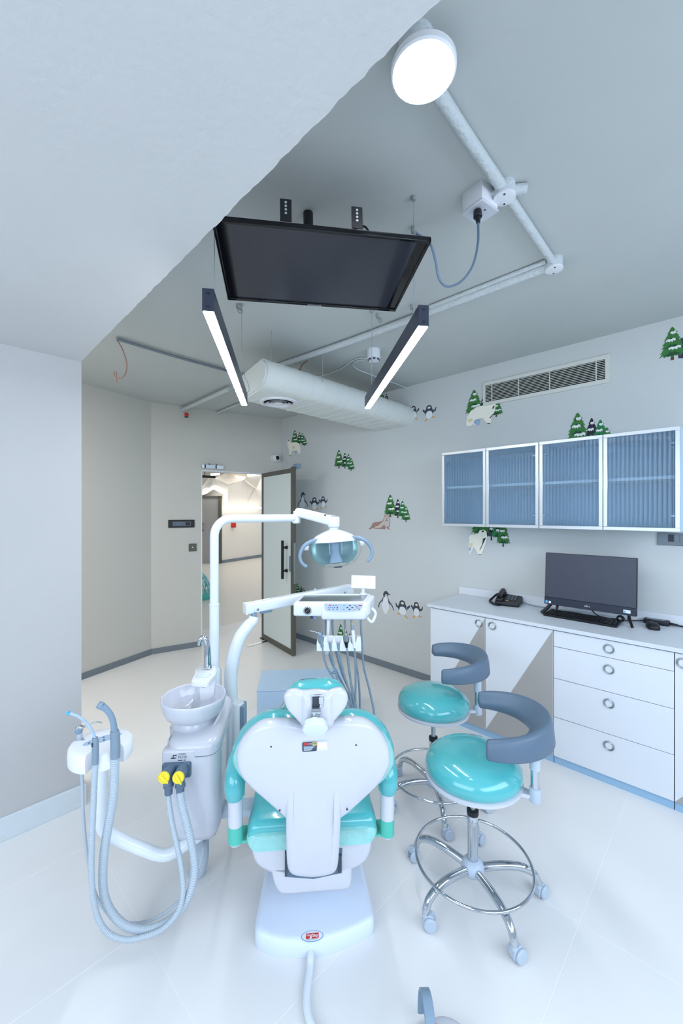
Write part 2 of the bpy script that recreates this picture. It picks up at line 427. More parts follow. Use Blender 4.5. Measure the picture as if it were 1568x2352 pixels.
tag(obj('call_point', mbox(rp.x-.07, rp.x+.07, rp.y-.06, rp.y+.03, rp.z-.08, rp.z+.08, .01), 'red', F=V), 'small red fire call point on the cream hall wall', 'fire alarm')
tl = thing('track_light', 'black track light bar under the hall ceiling behind the doorway lintel', 'ceiling light', at(478, 1096, 7.2), V)
a = at(452, 1093.5, 7.2); b = at(494, 1096, 7.5)
obj('rail', tube(B(), [a, b], .022, 4, 0), 'black', tl, V, 0)
obj('hanger', cyl(B(), at(484, 1097, 7.35), at(484, 1102, 7.35), .006, 8), 'orange', tl, V)
obj('suspension', cyl(B(), at(470, 1094, 7.32), at(470, 1094, 7.32)+Vector((0, 0, .67)), .006, 8), 'black', tl, V)
# teal lattice stool on the hall floor
c = Vector((-2.66, 7.55, 0)); st = thing('lattice_stool', 'teal plastic lattice play seat standing on the hall floor behind the door jamb', 'stool', c, V)
obj('base', lathe(B(), [(.26, 0), (.27, .02), (.26, .11), (.235, .12)], c, 28), 'teal_plastic', st, V)
for k in range(14):
    a0 = 2*PI*k/14; pts = [c+Vector((r*math.cos(a0+t), r*math.sin(a0+t), z)) for r, z, t in ((.245, .11, 0), (.21, .24, .22), (.15, .38, .44), (.07, .47, .6))]
    obj('rib', tube(B(), pts, .012, 6, 3), 'film_edge', st, V)
    pts = [c+Vector((r*math.cos(a0-t), r*math.sin(a0-t), z)) for r, z, t in ((.245, .11, 0), (.21, .24, .22), (.15, .38, .44), (.07, .47, .6))]
    obj('rib', tube(B(), pts, .012, 6, 3), 'film_edge', st, V)
obj('top_ring', lathe(B(), [(.09, .455), (.085, .48), (.03, .485)], c, 20), 'teal_plastic', st, V)

# ---------------------------------------------------------------- glass door, open into the room
Hn = Vector((3.005, 4.265, 0)); Nn = Vector((2.862, 3.475, 0)); dx = (Nn-Hn); LW = dx.length; dx.normalize(); dy = Vector((dx.y, -dx.x, 0))
if dy.x > 0: dy = -dy
DM = Matrix(((dx.x, dy.x, 0, Hn.x), (dx.y, dy.y, 0, Hn.y), (0, 0, 1, 0), (0, 0, 0, 1)))        # x along the leaf, y towards the room
d1 = thing('door_1', None, None, (0, 0, .01), DM); d1['kind'] = 'structure'
for nm, x0, x1, za, zb in (('stile', 0, .04, .012, 2.07), ('stile', LW-.05, LW, .012, 2.085), ('rail', .04, LW-.05, .012, .07), ('rail', .04, LW-.05, 2.02, 2.07)):
    obj(nm, mbox(x0, x1, -.02, .02, za, zb, .002, 1), 'door_bronze', d1, DM)
obj('pane', mbox(.04, LW-.05, -.012, .012, .07, 2.02), 'door_glass', d1, DM)
bm = B(); box(bm, LW-.155, LW-.13, .06, .085, .84, 1.27, .002, 1)
for z in (.93, 1.19): cyl(bm, (LW-.142, .02, z), (LW-.142, .062, z), .012, 12)
h = obj('handle', bm, 'black', d1, DM)
bm = B()
for z in (.93, 1.19): cyl(bm, (LW-.142, .018, z), (LW-.142, .03, z), .02, 14)
obj('rose', bm, 'black', h, DM)
obj('lock_case', mbox(LW-.075, LW-.045, .012, .028, .93, 1.10, .002, 1), 'skirt_grey', d1, DM)
obj('strike_plate', mbox(LW-.005, LW+.004, -.012, .012, .8, 1.25), 'steel', d1, DM)
obj('magnet_plate', mbox(LW-.07, LW+.03, -.07, -.02, 2.07, 2.12, .003, 1), 'slate_light', d1, DM)
obj('floor_pivot', mbox(-.03, .06, -.03, .03, .0, .012, .002, 1), 'black', d1, DM)
tag(obj('floor_plate', mbox(2.70, 2.98, 4.12, 4.17, 0, .004, .001, 1, Matrix.Identity(4)), 'steel'), 'thin steel pivot cover plate on the floor at the door bottom', 'floor plate')

# fittings on the back wall
ml = thing('magnetic_lock', 'silver magnetic door lock above the left end of the doorway', 'door lock', (.67, -.02, 2.1), DW)
obj('housing', mbox(.542, .80, -.035, 0, 2.105, 2.152, .003, 1), 'alu', ml, DW)
obj('magnet', mbox(.585, .70, -.042, -.03, 2.112, 2.145, .002, 1), 'steel', ml, DW)
bm = B(); box(bm, .572, .585, -.042, -.03, 2.108, 2.149); box(bm, .70, .713, -.042, -.03, 2.108, 2.149); obj('magnet_end', bm, 'black', ml, DW)
bm = B(); lathe(bm, [(.012, 2.15), (.012, 2.158), (.004, 2.166)], (.63, -.015, 0), 12); lathe(bm, [(.01, 2.15), (.01, 2.156), (.004, 2.162)], (.72, -.015, 0), 12); obj('bolt', bm, 'black', ml, DW)
sp = thing('switch_panel', 'black wall switch panel with a row of grey rockers left of the doorway', 'switch', (.32, -.01, 1.41), DW)
obj('plate', mbox(.177, .463, -.014, 0, 1.408, 1.498, .003, 1), 'black', sp, DW)
obj('module_frame', mbox(.223, .42, -.017, -.012, 1.428, 1.476, .001, 1), 'skirt_grey', sp, DW)
for i in range(7): obj('rocker' if i < 5 else 'socket', mbox(.228+.027*i, .251+.027*i, -.022, -.015, 1.433, 1.471, .002, 1), 'slate' if i < 5 else 'black', sp, DW)
ep = thing('exit_button', 'small square grey-green door release plate beside the doorway', 'switch', (.44, -.01, 1.13), DW)
obj('plate', mbox(.40, .487, -.012, 0, 1.128, 1.216, .003, 1), 'door_bronze', ep, DW)
obj('button', cyl(B(), (.442, -.012, 1.175), (.442, -.017, 1.175), .008, 14), 'alu', ep, DW)
cc = thing('security_camera', 'small white dome security camera high in the corner above the door', 'camera', (1.46, -.05, 2.30), DW)
T = Matrix.Translation((1.47, 0, 2.29)) @ Matrix.Rotation(PI/2, 4, 'X')
obj('mount', lathe(B(), [(.055, 0), (.055, .012), (.05, .02)], T=T.to_3x3(), c=(1.47, 0, 2.29), n=24), 'white_plastic', cc, DW)
bm = B(); bmesh.ops.create_uvsphere(bm, u_segments=20, v_segments=12, radius=.05, matrix=Matrix.Translation((1.47, -.045, 2.29))); obj('body', bm, 'white_plastic', cc, DW)
bm = B(); bmesh.ops.create_uvsphere(bm, u_segments=16, v_segments=10, radius=.028, matrix=Matrix.Translation((1.475, -.078, 2.288))); obj('lens', bm, 'black_gloss', cc, DW)
# ================================================================ ceiling services
def cpipe(name, pts, r, m, label, cat, ribs=0, n=14, sm=0):
    return tag(obj(name, tube(B(), pts, r, n, sm), m), label, cat)
sl = thing('ceiling_lamp', 'round glowing white surface lamp under the ceiling beside the soffit edge', 'ceiling light', (.913, .584, 2.72))
obj('housing', lathe(B(), [(.080, 2.722), (.084, 2.726), (.084, 2.741), (.080, 2.746), (.03, 2.748)], (.913, .584, 0), 48), 'white_plastic', sl)
obj('diffuser', lathe(B(), [(.01, 2.7195), (.073, 2.7195), (.0795, 2.7225), (.0795, 2.727)], (.913, .584, 0), 48), 'lamp_emit', sl)
obj('stem', lathe(B(), [(.045, 2.747), (.045, 2.812)], (.895, .595, 0), 24), 'pipe_paint', sl)
zc = 2.79
cp = thing('conduit_run', 'lumpy white painted conduit from the round lamp over two junction boxes', 'pipe', (1.5, .62, 2.77))
obj('pipe', tube(B(), [(.93, .61, zc), (1.2, .619, zc), (1.50, .623, zc)], .02, 14, 12), 'pipe_paint', cp)
obj('pipe', tube(B(), [(1.55, .623, zc), (1.85, .628, zc), (2.125, .632, zc)], .017, 14, 12), 'pipe_paint', cp)
for x, y in ((1.527, .623), (2.143, .632)):
    jb = obj('junction_box', lathe(B(), [(.036, 2.765), (.038, 2.768), (.038, 2.812)], (x, y, 0), 28), 'pipe_paint', cp)
    obj('lid', lathe(B(), [(.034, 2.757), (.04, 2.759), (.04, 2.766)], (x, y, 0), 28), 'white_plastic', jb)
    bm = B()
    for s in (-1, 1): lathe(bm, [(.004, 2.7555), (.004, 2.758)], (x+.024*s, y+.01*s, 0), 10)
    obj('screw', bm, 'ink', jb)
obj('pipe_stub', cyl(B(), (2.17, .632, zc), (2.215, .632, zc), .016, 14), 'pipe_paint', cp)
obj('pipe_stub', cyl(B(), (1.545, .60, zc), (1.575, .56, zc), .018, 14), 'pipe_paint', cp)
obj('pipe_stub', cyl(B(), (1.515, .645, zc-.005), (1.505, .70, zc-.005), .016, 14), 'pipe_paint', cp)
cpipe('long_conduit', [(2.143, .66, 2.785), (2.13, 1.2, 2.785), (2.11, 1.9, 2.785), (2.05, 2.75, 2.785)], .022, 'pipe_paint', 'long white conduit along the ceiling from junction box to duct', 'pipe', sm=6)
cpipe('thin_conduit', [(2.11, .66, 2.797), (2.10, 1.3, 2.797)], .011, 'pipe_paint', 'short thin conduit beside the long ceiling conduit', 'pipe')
sb = thing('ceiling_socket', 'white socket box hanging from the ceiling beside the junction box', 'socket', (1.49, .70, 2.73))
Ts = Matrix.Translation((1.497, .705, 2.77)) @ Matrix.Rotation(math.radians(-10), 4, 'Z')
obj('housing', mbox(-.05, .05, -.045, .045, -.03, .043, .004, 2), 'white_plastic', sb, Ts)
obj('faceplate', mbox(-.053, .053, -.048, .048, -.04, -.03, .003, 1), 'white_gloss', sb, Ts)
obj('hole', disc(B(), (.0, -.022, -.0408), .004, h=.0006), 'ink', sb, Ts)
# TV under the ceiling, screen down over the chair
TL, TR, BR, BL = (Vector(p) for p in ((-.422, 1.288, 2.511), (.299, 1.401, 2.517), (.242, 1.832, 2.487), (-.479, 1.719, 2.481)))
TM = V @ frame3((BL+BR)/2, BR-BL, TL-BL)                 # x right, y towards the viewer, z up or down
tw = (BR-BL).length/2; th = (TL-BL).length; up = 1 if (TM.to_3x3() @ Vector((0, 0, 1))).z > 0 else -1
tv = thing('television', 'black flat television hung face down under the ceiling above the chair', 'television', (0, th/2, 0), TM)
obj('casing', mbox(-tw, tw, 0, th, .006*up, .013*up, .002, 1), 'black', tv, TM); obj('rear_housing', mbox(-tw+.05, tw-.05, .05, th-.06, .0125*up, .045*up, .006, 2), 'black', tv, TM)
bm = B(); box(bm, -tw, tw, 0, .016, -.006*up, .012*up, .002, 1); box(bm, -tw, tw, th-.011, th, -.006*up, .012*up, .002, 1); box(bm, -tw, -tw+.01, 0, th, -.006*up, .012*up, .002, 1); box(bm, tw-.01, tw, 0, th, -.006*up, .012*up, .002, 1)
obj('bezel', bm, 'black_gloss', tv, TM)
scn = obj('screen', mbox(-tw+.045, tw-.045, .016, th-.011, 0, .008*up), 'screen', tv, TM, 0)
obj('side_band', mbox(-tw+.01, -tw+.045, .016, th-.011, -.0005*up, .008*up), 'black_gloss', tv, TM, 0); obj('side_band', mbox(tw-.045, tw-.01, .016, th-.011, -.0005*up, .008*up), 'black_gloss', tv, TM, 0)
text('lettering', 'SAMSUNG', .010, TM.inverted() @ TM @ (Matrix.Translation((0, .008, -.0065*up)) @ (Matrix.Rotation(PI, 4, 'Y') if up > 0 else I4)), 'alu', tv, TM, 1.3)
bm = B(); box(bm, -.14, .14, .1, .34, .045*up, .06*up, .004, 1); obj('back_plate', bm, 'black', tv, TM)
for x in (-.13, .11):
    bk = obj('bracket_arm', mbox(x-.019, x+.019, th-.022, th-.018, .03*up, .108*up, .001, 1), 'black', tv, TM)
    for i in range(4): obj('slot', cyl(B(), (x, th-.0185, (.058+.0125*i)*up), (x, th-.0172, (.058+.0125*i)*up), .0042, 10), 'alu', bk, TM)
pq = TM.inverted() @ (V @ Vector((-.132, 1.655, 2.56))); bm = B(); cyl(bm, (pq.x, pq.y, .05*up), (pq.x, pq.y, abs(pq.z)*0+.315*up), .02, 16); obj('ceiling_pole', bm, 'black', tv, TM)
pts = [at(x, y, d) for x, y, d in ((955, 535, 1.44), (975, 548, 1.43), (990, 565, 1.42), (1000, 600, 1.42), (1008, 640, 1.43), (1028, 658, 1.45), (1060, 645, 1.48), (1085, 610, 1.5), (1097, 560, 1.52), (1098, 512, 1.535))]
pc = obj('power_cord', tube(B(), pts, .0042, 8, 8), 'slate', tv, V)
a = at(1098, 512, 1.535); b = at(1096, 484, 1.545)
bm = B(); cyl(bm, a, a.lerp(b, .45), .007, 14, 0, .011); cyl(bm, a.lerp(b, .45), b, .0165, 14, .003, .015); obj('plug', bm, 'black', pc, V)
cpipe('loose_cable', [V @ at(x, y, 1.56) for x, y in ((808, 532), (822, 522), (838, 521), (848, 534))], .004, 'black', 'short black cable loop behind the television bracket', 'cable', sm=6, n=8)
# linear pendant lights
def pendant(a, b, label, wires):
    d = (b-a); L = d.length; Mx = V @ frame3(a, d, Vector((-d.y, d.x, 0)))
    t = thing('linear_pendant', label, 'pendant light', (L/2, 0, 0), Mx, 'linear pendants over the treatment chair')
    obj('body', mbox(0, L, -.019, .019, .003, .075, .001, 1), 'navy_body', t, Mx, 0)
    obj('diffuser', mbox(.002, L-.002, -.0165, .0165, -.002, .006), 'strip_emit', t, Mx, 0)
    e = obj('end_cap', mbox(-.003, .0, -.019, .019, .001, .076), 'navy_body', t, Mx, 0)
    bm = B(); box(bm, -.0035, -.0028, -.006, .006, .012, .020); box(bm, -.0035, -.0028, -.006, .006, .056, .064); obj('clip', bm, 'black', e, Mx, 0)
    for s in wires:
        obj('wire', cyl(B(), (s, 0, .075), (s, 0, .555), .0016, 6), 'wire', t, Mx)
        obj('anchor', lathe(B(), [(.008, .545), (.012, .55), (.012, .562)], (s, 0, 0), 12), 'wire', t, Mx)
pendant(at(478, 716, 1.357), at(561, 931, 2.56), 'left black linear pendant light glowing below the television', (.12, 1.06))
pendant(at(972, 750, 1.47), at(844, 938, 2.63), 'right black linear pendant light glowing above the instrument tray', (.12, 1.02))
# duct: flat oval, along X
def oval(x, y0, y1, z0, z1, n=12, k=0.):
    r = (z1-z0)/2; o = []
    for i in range(n+1):
        a = PI*(-.5+i/n); o.append((x, y0+r-r*math.cos(a)-k, (z0+z1)/2+(r+k)*math.sin(a)))
    for i in range(n+1):
        a = PI*(.5-i/n); o.append((x, y1-r+r*math.cos(a)+k, (z0+z1)/2+(r+k)*math.sin(a)))
    return o
du = thing('air_duct', 'white wrapped flat oval air duct running under the ceiling to the right wall', 'duct', (2.4, 2.6, 2.42))
obj('casing', loft(B(), [[(x+.12*max(0, y-2.25)/.5, y, z) for x, y, z in oval(1.605, 2.22, 2.745, 2.425, 2.625)], oval(3.32, 2.22, 2.745, 2.425, 2.625)]), 'duct_wrap', du)
obj('end_panel', loft(B(), [[(x+.12*max(0, y-2.25)/.5, y, z) for x, y, z in oval(q_, 2.232, 2.733, 2.437, 2.613)] for q_ in (1.592, 1.608)]), 'duct_wrap', du)
for i in range(12):
    x = 1.75+.125*i; obj('wrap_band', loft(B(), [oval(x, 2.22, 2.745, 2.425, 2.625, k=.0022), oval(x+.008, 2.22, 2.745, 2.425, 2.625, k=.0022)]), 'duct_wrap', du)
df = thing('air_diffuser', 'round white air diffuser with concentric rings under the duct', 'air vent', (1.91, 2.51, 2.41))
obj('flange', lathe(B(), [(.145, 2.4245), (.142, 2.417), (.118, 2.414), (.112, 2.4225)], (1.91, 2.51, 0), 40, cap=(False, False)), 'white_plastic', df)
obj('throat', lathe(B(), [(.115, 2.4238), (.115, 2.4243)], (1.91, 2.51, 0), 40), 'dark_void', df)
for r in (.09, .065): obj('ring', lathe(B(), [(r+.008, 2.410), (r-.012, 2.4235), (r-.016, 2.4235), (r+.004, 2.409)], (1.91, 2.51, 0), 36, cap=(False, False)), 'white_plastic', df)
obj('centre_cone', lathe(B(), [(.001, 2.404), (.044, 2.408), (.03, 2.423)], (1.91, 2.51, 0), 32), 'white_plastic', df)
for i, (x, y) in enumerate(((2.1, 2.22), (1.66, 2.26))):
    tag(obj('hanger_wire', cyl(B(), (x, y, 2.56), (x, y, 2.81), .002, 6), 'wire'), ('thin hanger wire holding the middle of the duct', 'thin hanger wire at the free end of the duct')[i], 'wire')
obj('cable', tube(B(), [V @ at(x, y, 2.72) for x, y in ((563, 846), (562, 866), (569, 880), (572, 895), (567, 903))], .0022, 6, 6), 'wire', du)
cpipe('brown_cable', [V @ at(x, y, 3.0) for x, y in ((706, 828), (694, 838), (686, 854))], .004, 'trunk', 'short brown cable dipping behind the duct top', 'cable', sm=6, n=6)
sd = thing('smoke_detector', 'white cylindrical smoke detector under the ceiling behind the right pendant', 'smoke detector', (2.39, 1.965, 2.71))
obj('base', lathe(B(), [(.045, 2.745), (.05, 2.75), (.05, 2.812)], (2.389, 1.965, 0), 28), 'white_plastic', sd)
obj('sensor_head', lathe(B(), [(.03, 2.715), (.04, 2.72), (.042, 2.748)], (2.389, 1.965, 0), 28), 'white_gloss', sd)
bm = B()
for k in range(8):
    a = 2*PI*k/8; box(bm, .036, .044, -.008, .008, 2.727, 2.738, 0, 2, Matrix.Translation((2.389, 1.965, 0)) @ Matrix.Rotation(a, 4, 'Z'))
obj('slot', bm, 'ink', sd)
def ceil(px, py, z=2.803): return V @ atz(px, py, z)
cpipe('detector_cable', [ceil(x, y) for x, y in ((845, 822), (820, 824), (800, 834), (785, 846), (755, 858), (727, 866))], .006, 'pipe_paint', 'white cable curving from the smoke detector to the duct', 'cable', sm=6, n=8)
cpipe('looped_cable', [ceil(x, y) for x, y in ((838, 826), (818, 829), (810, 838), (820, 848), (845, 858), (870, 868), (905, 880), (932, 891))], .006, 'pipe_paint', 'white cable looping from the smoke detector toward the right wall', 'cable', sm=6, n=8)
cpipe('dark_conduit', [ceil(x, y, 2.79) for x, y in ((268, 778), (400, 818), (520, 851), (575, 866))], .011, 'skirt_grey', 'dark grey conduit across the ceiling left of the pendant', 'pipe', sm=4)
cpipe('dangling_wire', [V @ at(x, y, 2.86) for x, y in ((268, 780), (280, 800), (290, 830), (290, 852), (282, 866), (270, 868), (261, 860), (266, 855))]+[V @ at(268, 878, 2.86)], .0045, 'walrus', 'brownish wire curling down from the end of the dark conduit', 'wire', sm=7, n=6)
cpipe('sprinkler_pipe', [ceil(x, y, 2.77) for x, y in ((391, 953), (455, 925), (526, 893))], .02, 'pipe_paint', 'pale sprinkler pipe on the ceiling over the back wall', 'pipe', sm=2)
cpipe('wall_conduit', [ceil(x, y, 2.79) for x, y in ((496, 949), (550, 927))], .012, 'pipe_paint', 'thin pale conduit on the ceiling nearing the doorway wall', 'pipe', sm=0)
p = V @ at(428, 944, 4.66); sk = thing('sprinkler', 'fire sprinkler with a red bulb hanging near the back wall', 'sprinkler', (p.x, p.y, p.z-.08))
obj('stem', cyl(B(), (p.x, p.y, p.z+.06), (p.x, p.y, p.z-.02), .012, 10), 'alu', sk)
obj('bulb', lathe(B(), [(.006, -.065), (.02, -.055), (.026, -.035), (.016, -.02)], p, 16), 'red', sk)
obj('deflector', lathe(B(), [(.024, -.072), (.024, -.067)], p, 16), 'ink', sk)
for i, (x, y) in enumerate(((545, 700), (945, 702), (866, 722), (948, 524))):
    q_ = ceil(x, y); 
    bm = B(); cyl(bm, (q_.x, q_.y, 2.812), (q_.x, q_.y, 2.78), .008, 10); cyl(bm, (q_.x, q_.y, 2.785), (q_.x+.02, q_.y-.02, 2.768), .006, 8); torus(bm, (q_.x+.012, q_.y-.01, 2.77), .016, .004, Matrix.Rotation(PI/2, 4, 'X'), 16, 6)
    tag(obj('ceiling_hook', bm, 'wire'), ('small hook anchor in the ceiling above the left pendant', 'small hook anchor in the ceiling above the right pendant near end', 'small hook anchor in the ceiling between the television and the detector', 'small hook anchor in the ceiling behind the television right corner')[i], 'hook')
# ================================================================ right wall: grille, stickers, cabinets, worktop
vg = thing('wall_grille', 'white rectangular air grille with horizontal slats high on the right wall', 'air vent', (WX, 1.07, 2.48))
ya, yb, za, zb = .617, 1.529, 2.478, 2.675
obj('backing', mbox(WX-.004, WX, ya+.02, yb-.02, za+.02, zb-.02), 'dark_void', vg)
bm = B(); box(bm, WX-.014, WX, ya, yb, zb-.03, zb, .002, 1); box(bm, WX-.014, WX, ya, yb, za, za+.03, .002, 1); box(bm, WX-.014, WX, ya, ya+.03, za+.03, zb-.03, .0, 1); box(bm, WX-.014, WX, yb-.02, yb, za+.03, zb-.03, .0, 1)
obj('frame', bm, 'vent_white', vg)
for i in range(11):
    z = za+.038+.0121*i; obj('slat', mbox(WX-.011, WX-.005, ya+.025, yb-.018, z, z+.0032), 'vent_white', vg)
for y in (ya+.085, ya+.39, ya+.62, yb-.075): obj('mullion', mbox(WX-.011, WX-.003, y-.003, y+.003, za+.025, zb-.025), 'vent_white', vg)

# --- flat printed wall stickers: thin coloured shapes lying on the wall
def decal(name, polys, label, cat='wall sticker', group=None, base=0):
    bm = B(); mats = []
    for i, (pts, m) in enumerate(polys):
        if m not in mats: mats.append(m)
        x = WX-.0004-.00010*(i+base)
        vs = [bm.verts.new((x, p[0], p[1])) for p in pts]
        if len(vs) > 2: bm.faces.new(vs).material_index = mats.index(m)
    loc = Vector((WX, sum(v.co.y for v in bm.verts)/len(bm.verts), min(v.co.z for v in bm.verts)))
    for f in bm.faces:
        f.normal_update()
        if f.normal.x > 0: f.normal_flip()
    bm.transform(Matrix.Translation(-loc)); me = bpy.data.meshes.new(name); bm.to_mesh(me); bm.free()
    o = put(name, me, mats, None, 0); o.location = loc; ROOT[o.name] = Matrix.Translation(loc)
    return tag(o, label, cat, group)
def wp(pts): return [(onwall(x, y).y, onwall(x, y).z) for x, y in pts]
def wrect(l, t, r, b):                                    # wall rectangle of a sticker
    a = onwall(l, (t+b)/2); c = onwall(r, (t+b)/2); m = (l+r)/2
    return (a.y, c.y, onwall(m, b).z, onwall(m, t).z)
def inrect(R, pts): return [(R[0]+(R[1]-R[0])*u, R[2]+(R[3]-R[2])*v) for u, v in pts]
TREE_R = [(.5, 1), (.57, .95), (.63, .88), (.73, .81), (.66, .815), (.70, .755), (.80, .70), (.73, .71), (.86, .60), (.76, .625), (.82, .55), (.93, .47), (.83, .485), (.98, .36), (.86, .395), (.93, .30), (1.04, .22), (.92, .24), (1.06, .12), (.9, .165), (.84, .10), (.76, .15), (.68, .10), (.6, .14), (.55, .10)]
def tree(R, u0, u1, v0, v1, m, m2, snow=True):
    sub = lambda p: inrect(R, [(u0+(u1-u0)*a, v0+(v1-v0)*b) for a, b in p])
    out = [(sub([(.44, .14), (.56, .14), (.57, 0), (.43, 0)]), 'trunk' if m != 'tree_dark' else 'tree_dark')]
    out.append((sub(TREE_R+[(1-a, b+.01*((i % 3)-1)) for i, (a, b) in enumerate(TREE_R[::-1][:-1])]), m))
    for a, b, c in ((.86, .80, .18), (.70, .61, .26), (.50, .40, .34), (.28, .17, .42)):
        out.append((sub([(.5-c*.5, b+.02), (.5-c*.2, a), (.5-c*.05, b+.05), (.5+c*.2, a-.03), (.5+c*.3, b+.07), (.5+c*.8, b-.0), (.5, b-.04), (.5-c*.95, b-.01)]), m2))
    if snow:
        for s, b, c in ((.04, .79, .12), (-.06, .575, .2), (.1, .33, .26)):
            out.append((sub([(.5+s-c, b+.05), (.5+s-c*.5, b+.075), (.5+s, b+.055), (.5+s+c*.6, b+.085), (.5+s+c, b+.06), (.5+s+c*.9, b-.02), (.5+s+c*.55, b+.02), (.5+s+c*.3, b-.035), (.5+s, b+.005), (.5+s-c*.35, b-.03), (.5+s-c*.6, b+.015), (.5+s-c*.95, b-.015)]), 'snow'))
    return out
def cluster(px, label, parts='ABCD'):
    R = wrect(*px); P = []
    if 'B' in parts: P += tree(R, .37, .69, .125, .83, 'tree_dark', 'ink')
    if 'C' in parts: P += tree(R, .54, .88, .12, .76, 'tree_green2', 'tree_deep')
    if 'D' in parts: P += tree(R, .68, 1, 0, .56, 'tree_green', 'tree_deep')
    if 'A' in parts: P += tree(R, 0, .47, .16, 1, 'tree_green', 'tree_deep')
    return decal('tree_sticker', P, label)
cluster((669, 986, 705, 1027), 'printed snowy fir trees above the small polar bear near the door corner')
cluster((768, 1031, 814, 1083), 'printed snowy fir group standing alone between door and walrus')
cluster((883, 1135, 942, 1198), 'printed snowy fir group above the brown walrus sticker')
cluster((676, 1341, 706, 1372), 'printed fir trees half hidden behind the tray arm')
cluster((773, 1436, 816, 1500), 'printed fir trees half hidden behind the white instrument holder')
cluster((868, 898, 905, 935), 'printed fir trees peeking above the duct behind the right pendant', 'AB')
cluster((1070, 890, 1154, 962), 'printed fir trees beside the wall grille above the large polar bear')
cluster((1302, 943, 1412, 1040), 'printed fir group rising behind the top of the glass cabinets')
cluster((1084, 1150, 1170, 1254), 'printed fir trees emerging below the glass cabinets')
cluster((1516, 742, 1640, 835), 'printed fir trees at the top right corner of the wall', 'AB')
def bear(pts, px0, s, label, flip=None, blue=None, yellow=None, dark=()):
    f = lambda l: wp([(px0[0]+x/s, px0[1]+y/s) for x, y in l])
    P = [(f(pts), 'bear')]
    if yellow: P.append((f(yellow), 'bear_yellow'))
    if blue: P.append((f(blue), 'bear_blue'))
    for d in dark: P.append((f(d), 'ink'))
    return decal('bear_sticker', P, label, base=40)
bear([(970, 790), (985, 720), (1020, 665), (1080, 625), (1150, 605), (1200, 600), (1240, 595), (1285, 592), (1280, 650), (1260, 700), (1240, 740), (1235, 790), (1195, 800), (1190, 790), (1165, 770), (1145, 740), (1115, 745), (1110, 810), (1060, 815), (1050, 800), (1030, 820), (975, 828)], (860, 800), 4.612,
     'printed large walking polar bear below the wall grille', None, [(1060, 760), (1120, 745), (1110, 810), (1085, 815), (1050, 790)], [(985, 760), (1030, 740), (1045, 770), (1000, 790)], ([(1245, 640), (1258, 612), (1275, 608), (1262, 640)], [(1195, 795), (1225, 792), (1225, 800), (1195, 802)], [(1220, 735), (1262, 690), (1264, 697), (1226, 745)]))
bear([(100, 205), (112, 196), (122, 200), (128, 225), (160, 226), (200, 224), (235, 240), (248, 300), (247, 355), (225, 356), (210, 330), (205, 362), (182, 360), (172, 318), (150, 320), (140, 372), (122, 374), (115, 300), (100, 255)], (640, 970), 4.9,
     'printed small polar bear facing left near the door corner', None, [(175, 318), (208, 318), (206, 355), (185, 358)], [(155, 270), (190, 268), (178, 300), (160, 300)], ([(105, 205), (114, 197), (120, 203), (112, 214)], [(122, 372), (138, 371), (138, 376), (122, 376)]))
bear([(1035, 300), (1034, 180), (1050, 170), (1090, 165), (1125, 150), (1140, 122), (1180, 114), (1208, 136), (1215, 190), (1200, 260), (1180, 310), (1162, 366), (1125, 366), (1110, 330), (1080, 290), (1050, 350), (1038, 360)], (840, 1190), 4.355,
     'printed polar bear with raised head below the glass cabinets', None, [(1032, 296), (1058, 294), (1050, 328), (1034, 326)], [(1040, 250), (1070, 245), (1066, 285), (1042, 292)], ([(1158, 128), (1180, 122), (1182, 140), (1164, 142)], [(1172, 205), (1204, 195), (1150, 310), (1135, 325), (1165, 262)], [(1128, 362), (1158, 362), (1158, 368), (1128, 368)]))
f = lambda l: wp([(640+x/4.9, 970+y/4.9) for x, y in l])
decal('walrus_sticker', [(f([(1012, 1200), (1040, 1175), (1055, 1140), (1085, 1122), (1130, 1120), (1170, 1108), (1180, 1080), (1190, 1050), (1215, 1040), (1240, 1055), (1250, 1110), (1248, 1165), (1235, 1180), (1240, 1198), (1265, 1205), (1230, 1204), (1218, 1180), (1200, 1185), (1195, 1205), (1175, 1200), (1130, 1200), (1080, 1195), (1055, 1188), (1030, 1205)]), 'walrus'),
    (f([(1180, 1110), (1185, 1070), (1215, 1045), (1238, 1060), (1248, 1120), (1240, 1170), (1205, 1180), (1190, 1150), (1150, 1185), (1100, 1190), (1075, 1180), (1120, 1165)]), 'walrus_pale'),
    (f([(1211, 1085), (1224, 1085), (1217, 1097)]), 'ink'), (f([(1196, 1068), (1204, 1066), (1203, 1076)]), 'ink'), (f([(1228, 1066), (1236, 1070), (1229, 1076)]), 'ink'), (f([(1200, 1105), (1234, 1102), (1236, 1108), (1218, 1100), (1204, 1112)]), 'ink')],
    'printed brown walrus lying below the fir group on the right wall', base=40)
def ell(R, cu, cv, ru, rv, n=20, a0=0): return inrect(R, [(cu+ru*math.cos(2*PI*k/n+a0), cv+rv*math.sin(2*PI*k/n+a0)) for k in range(n)])
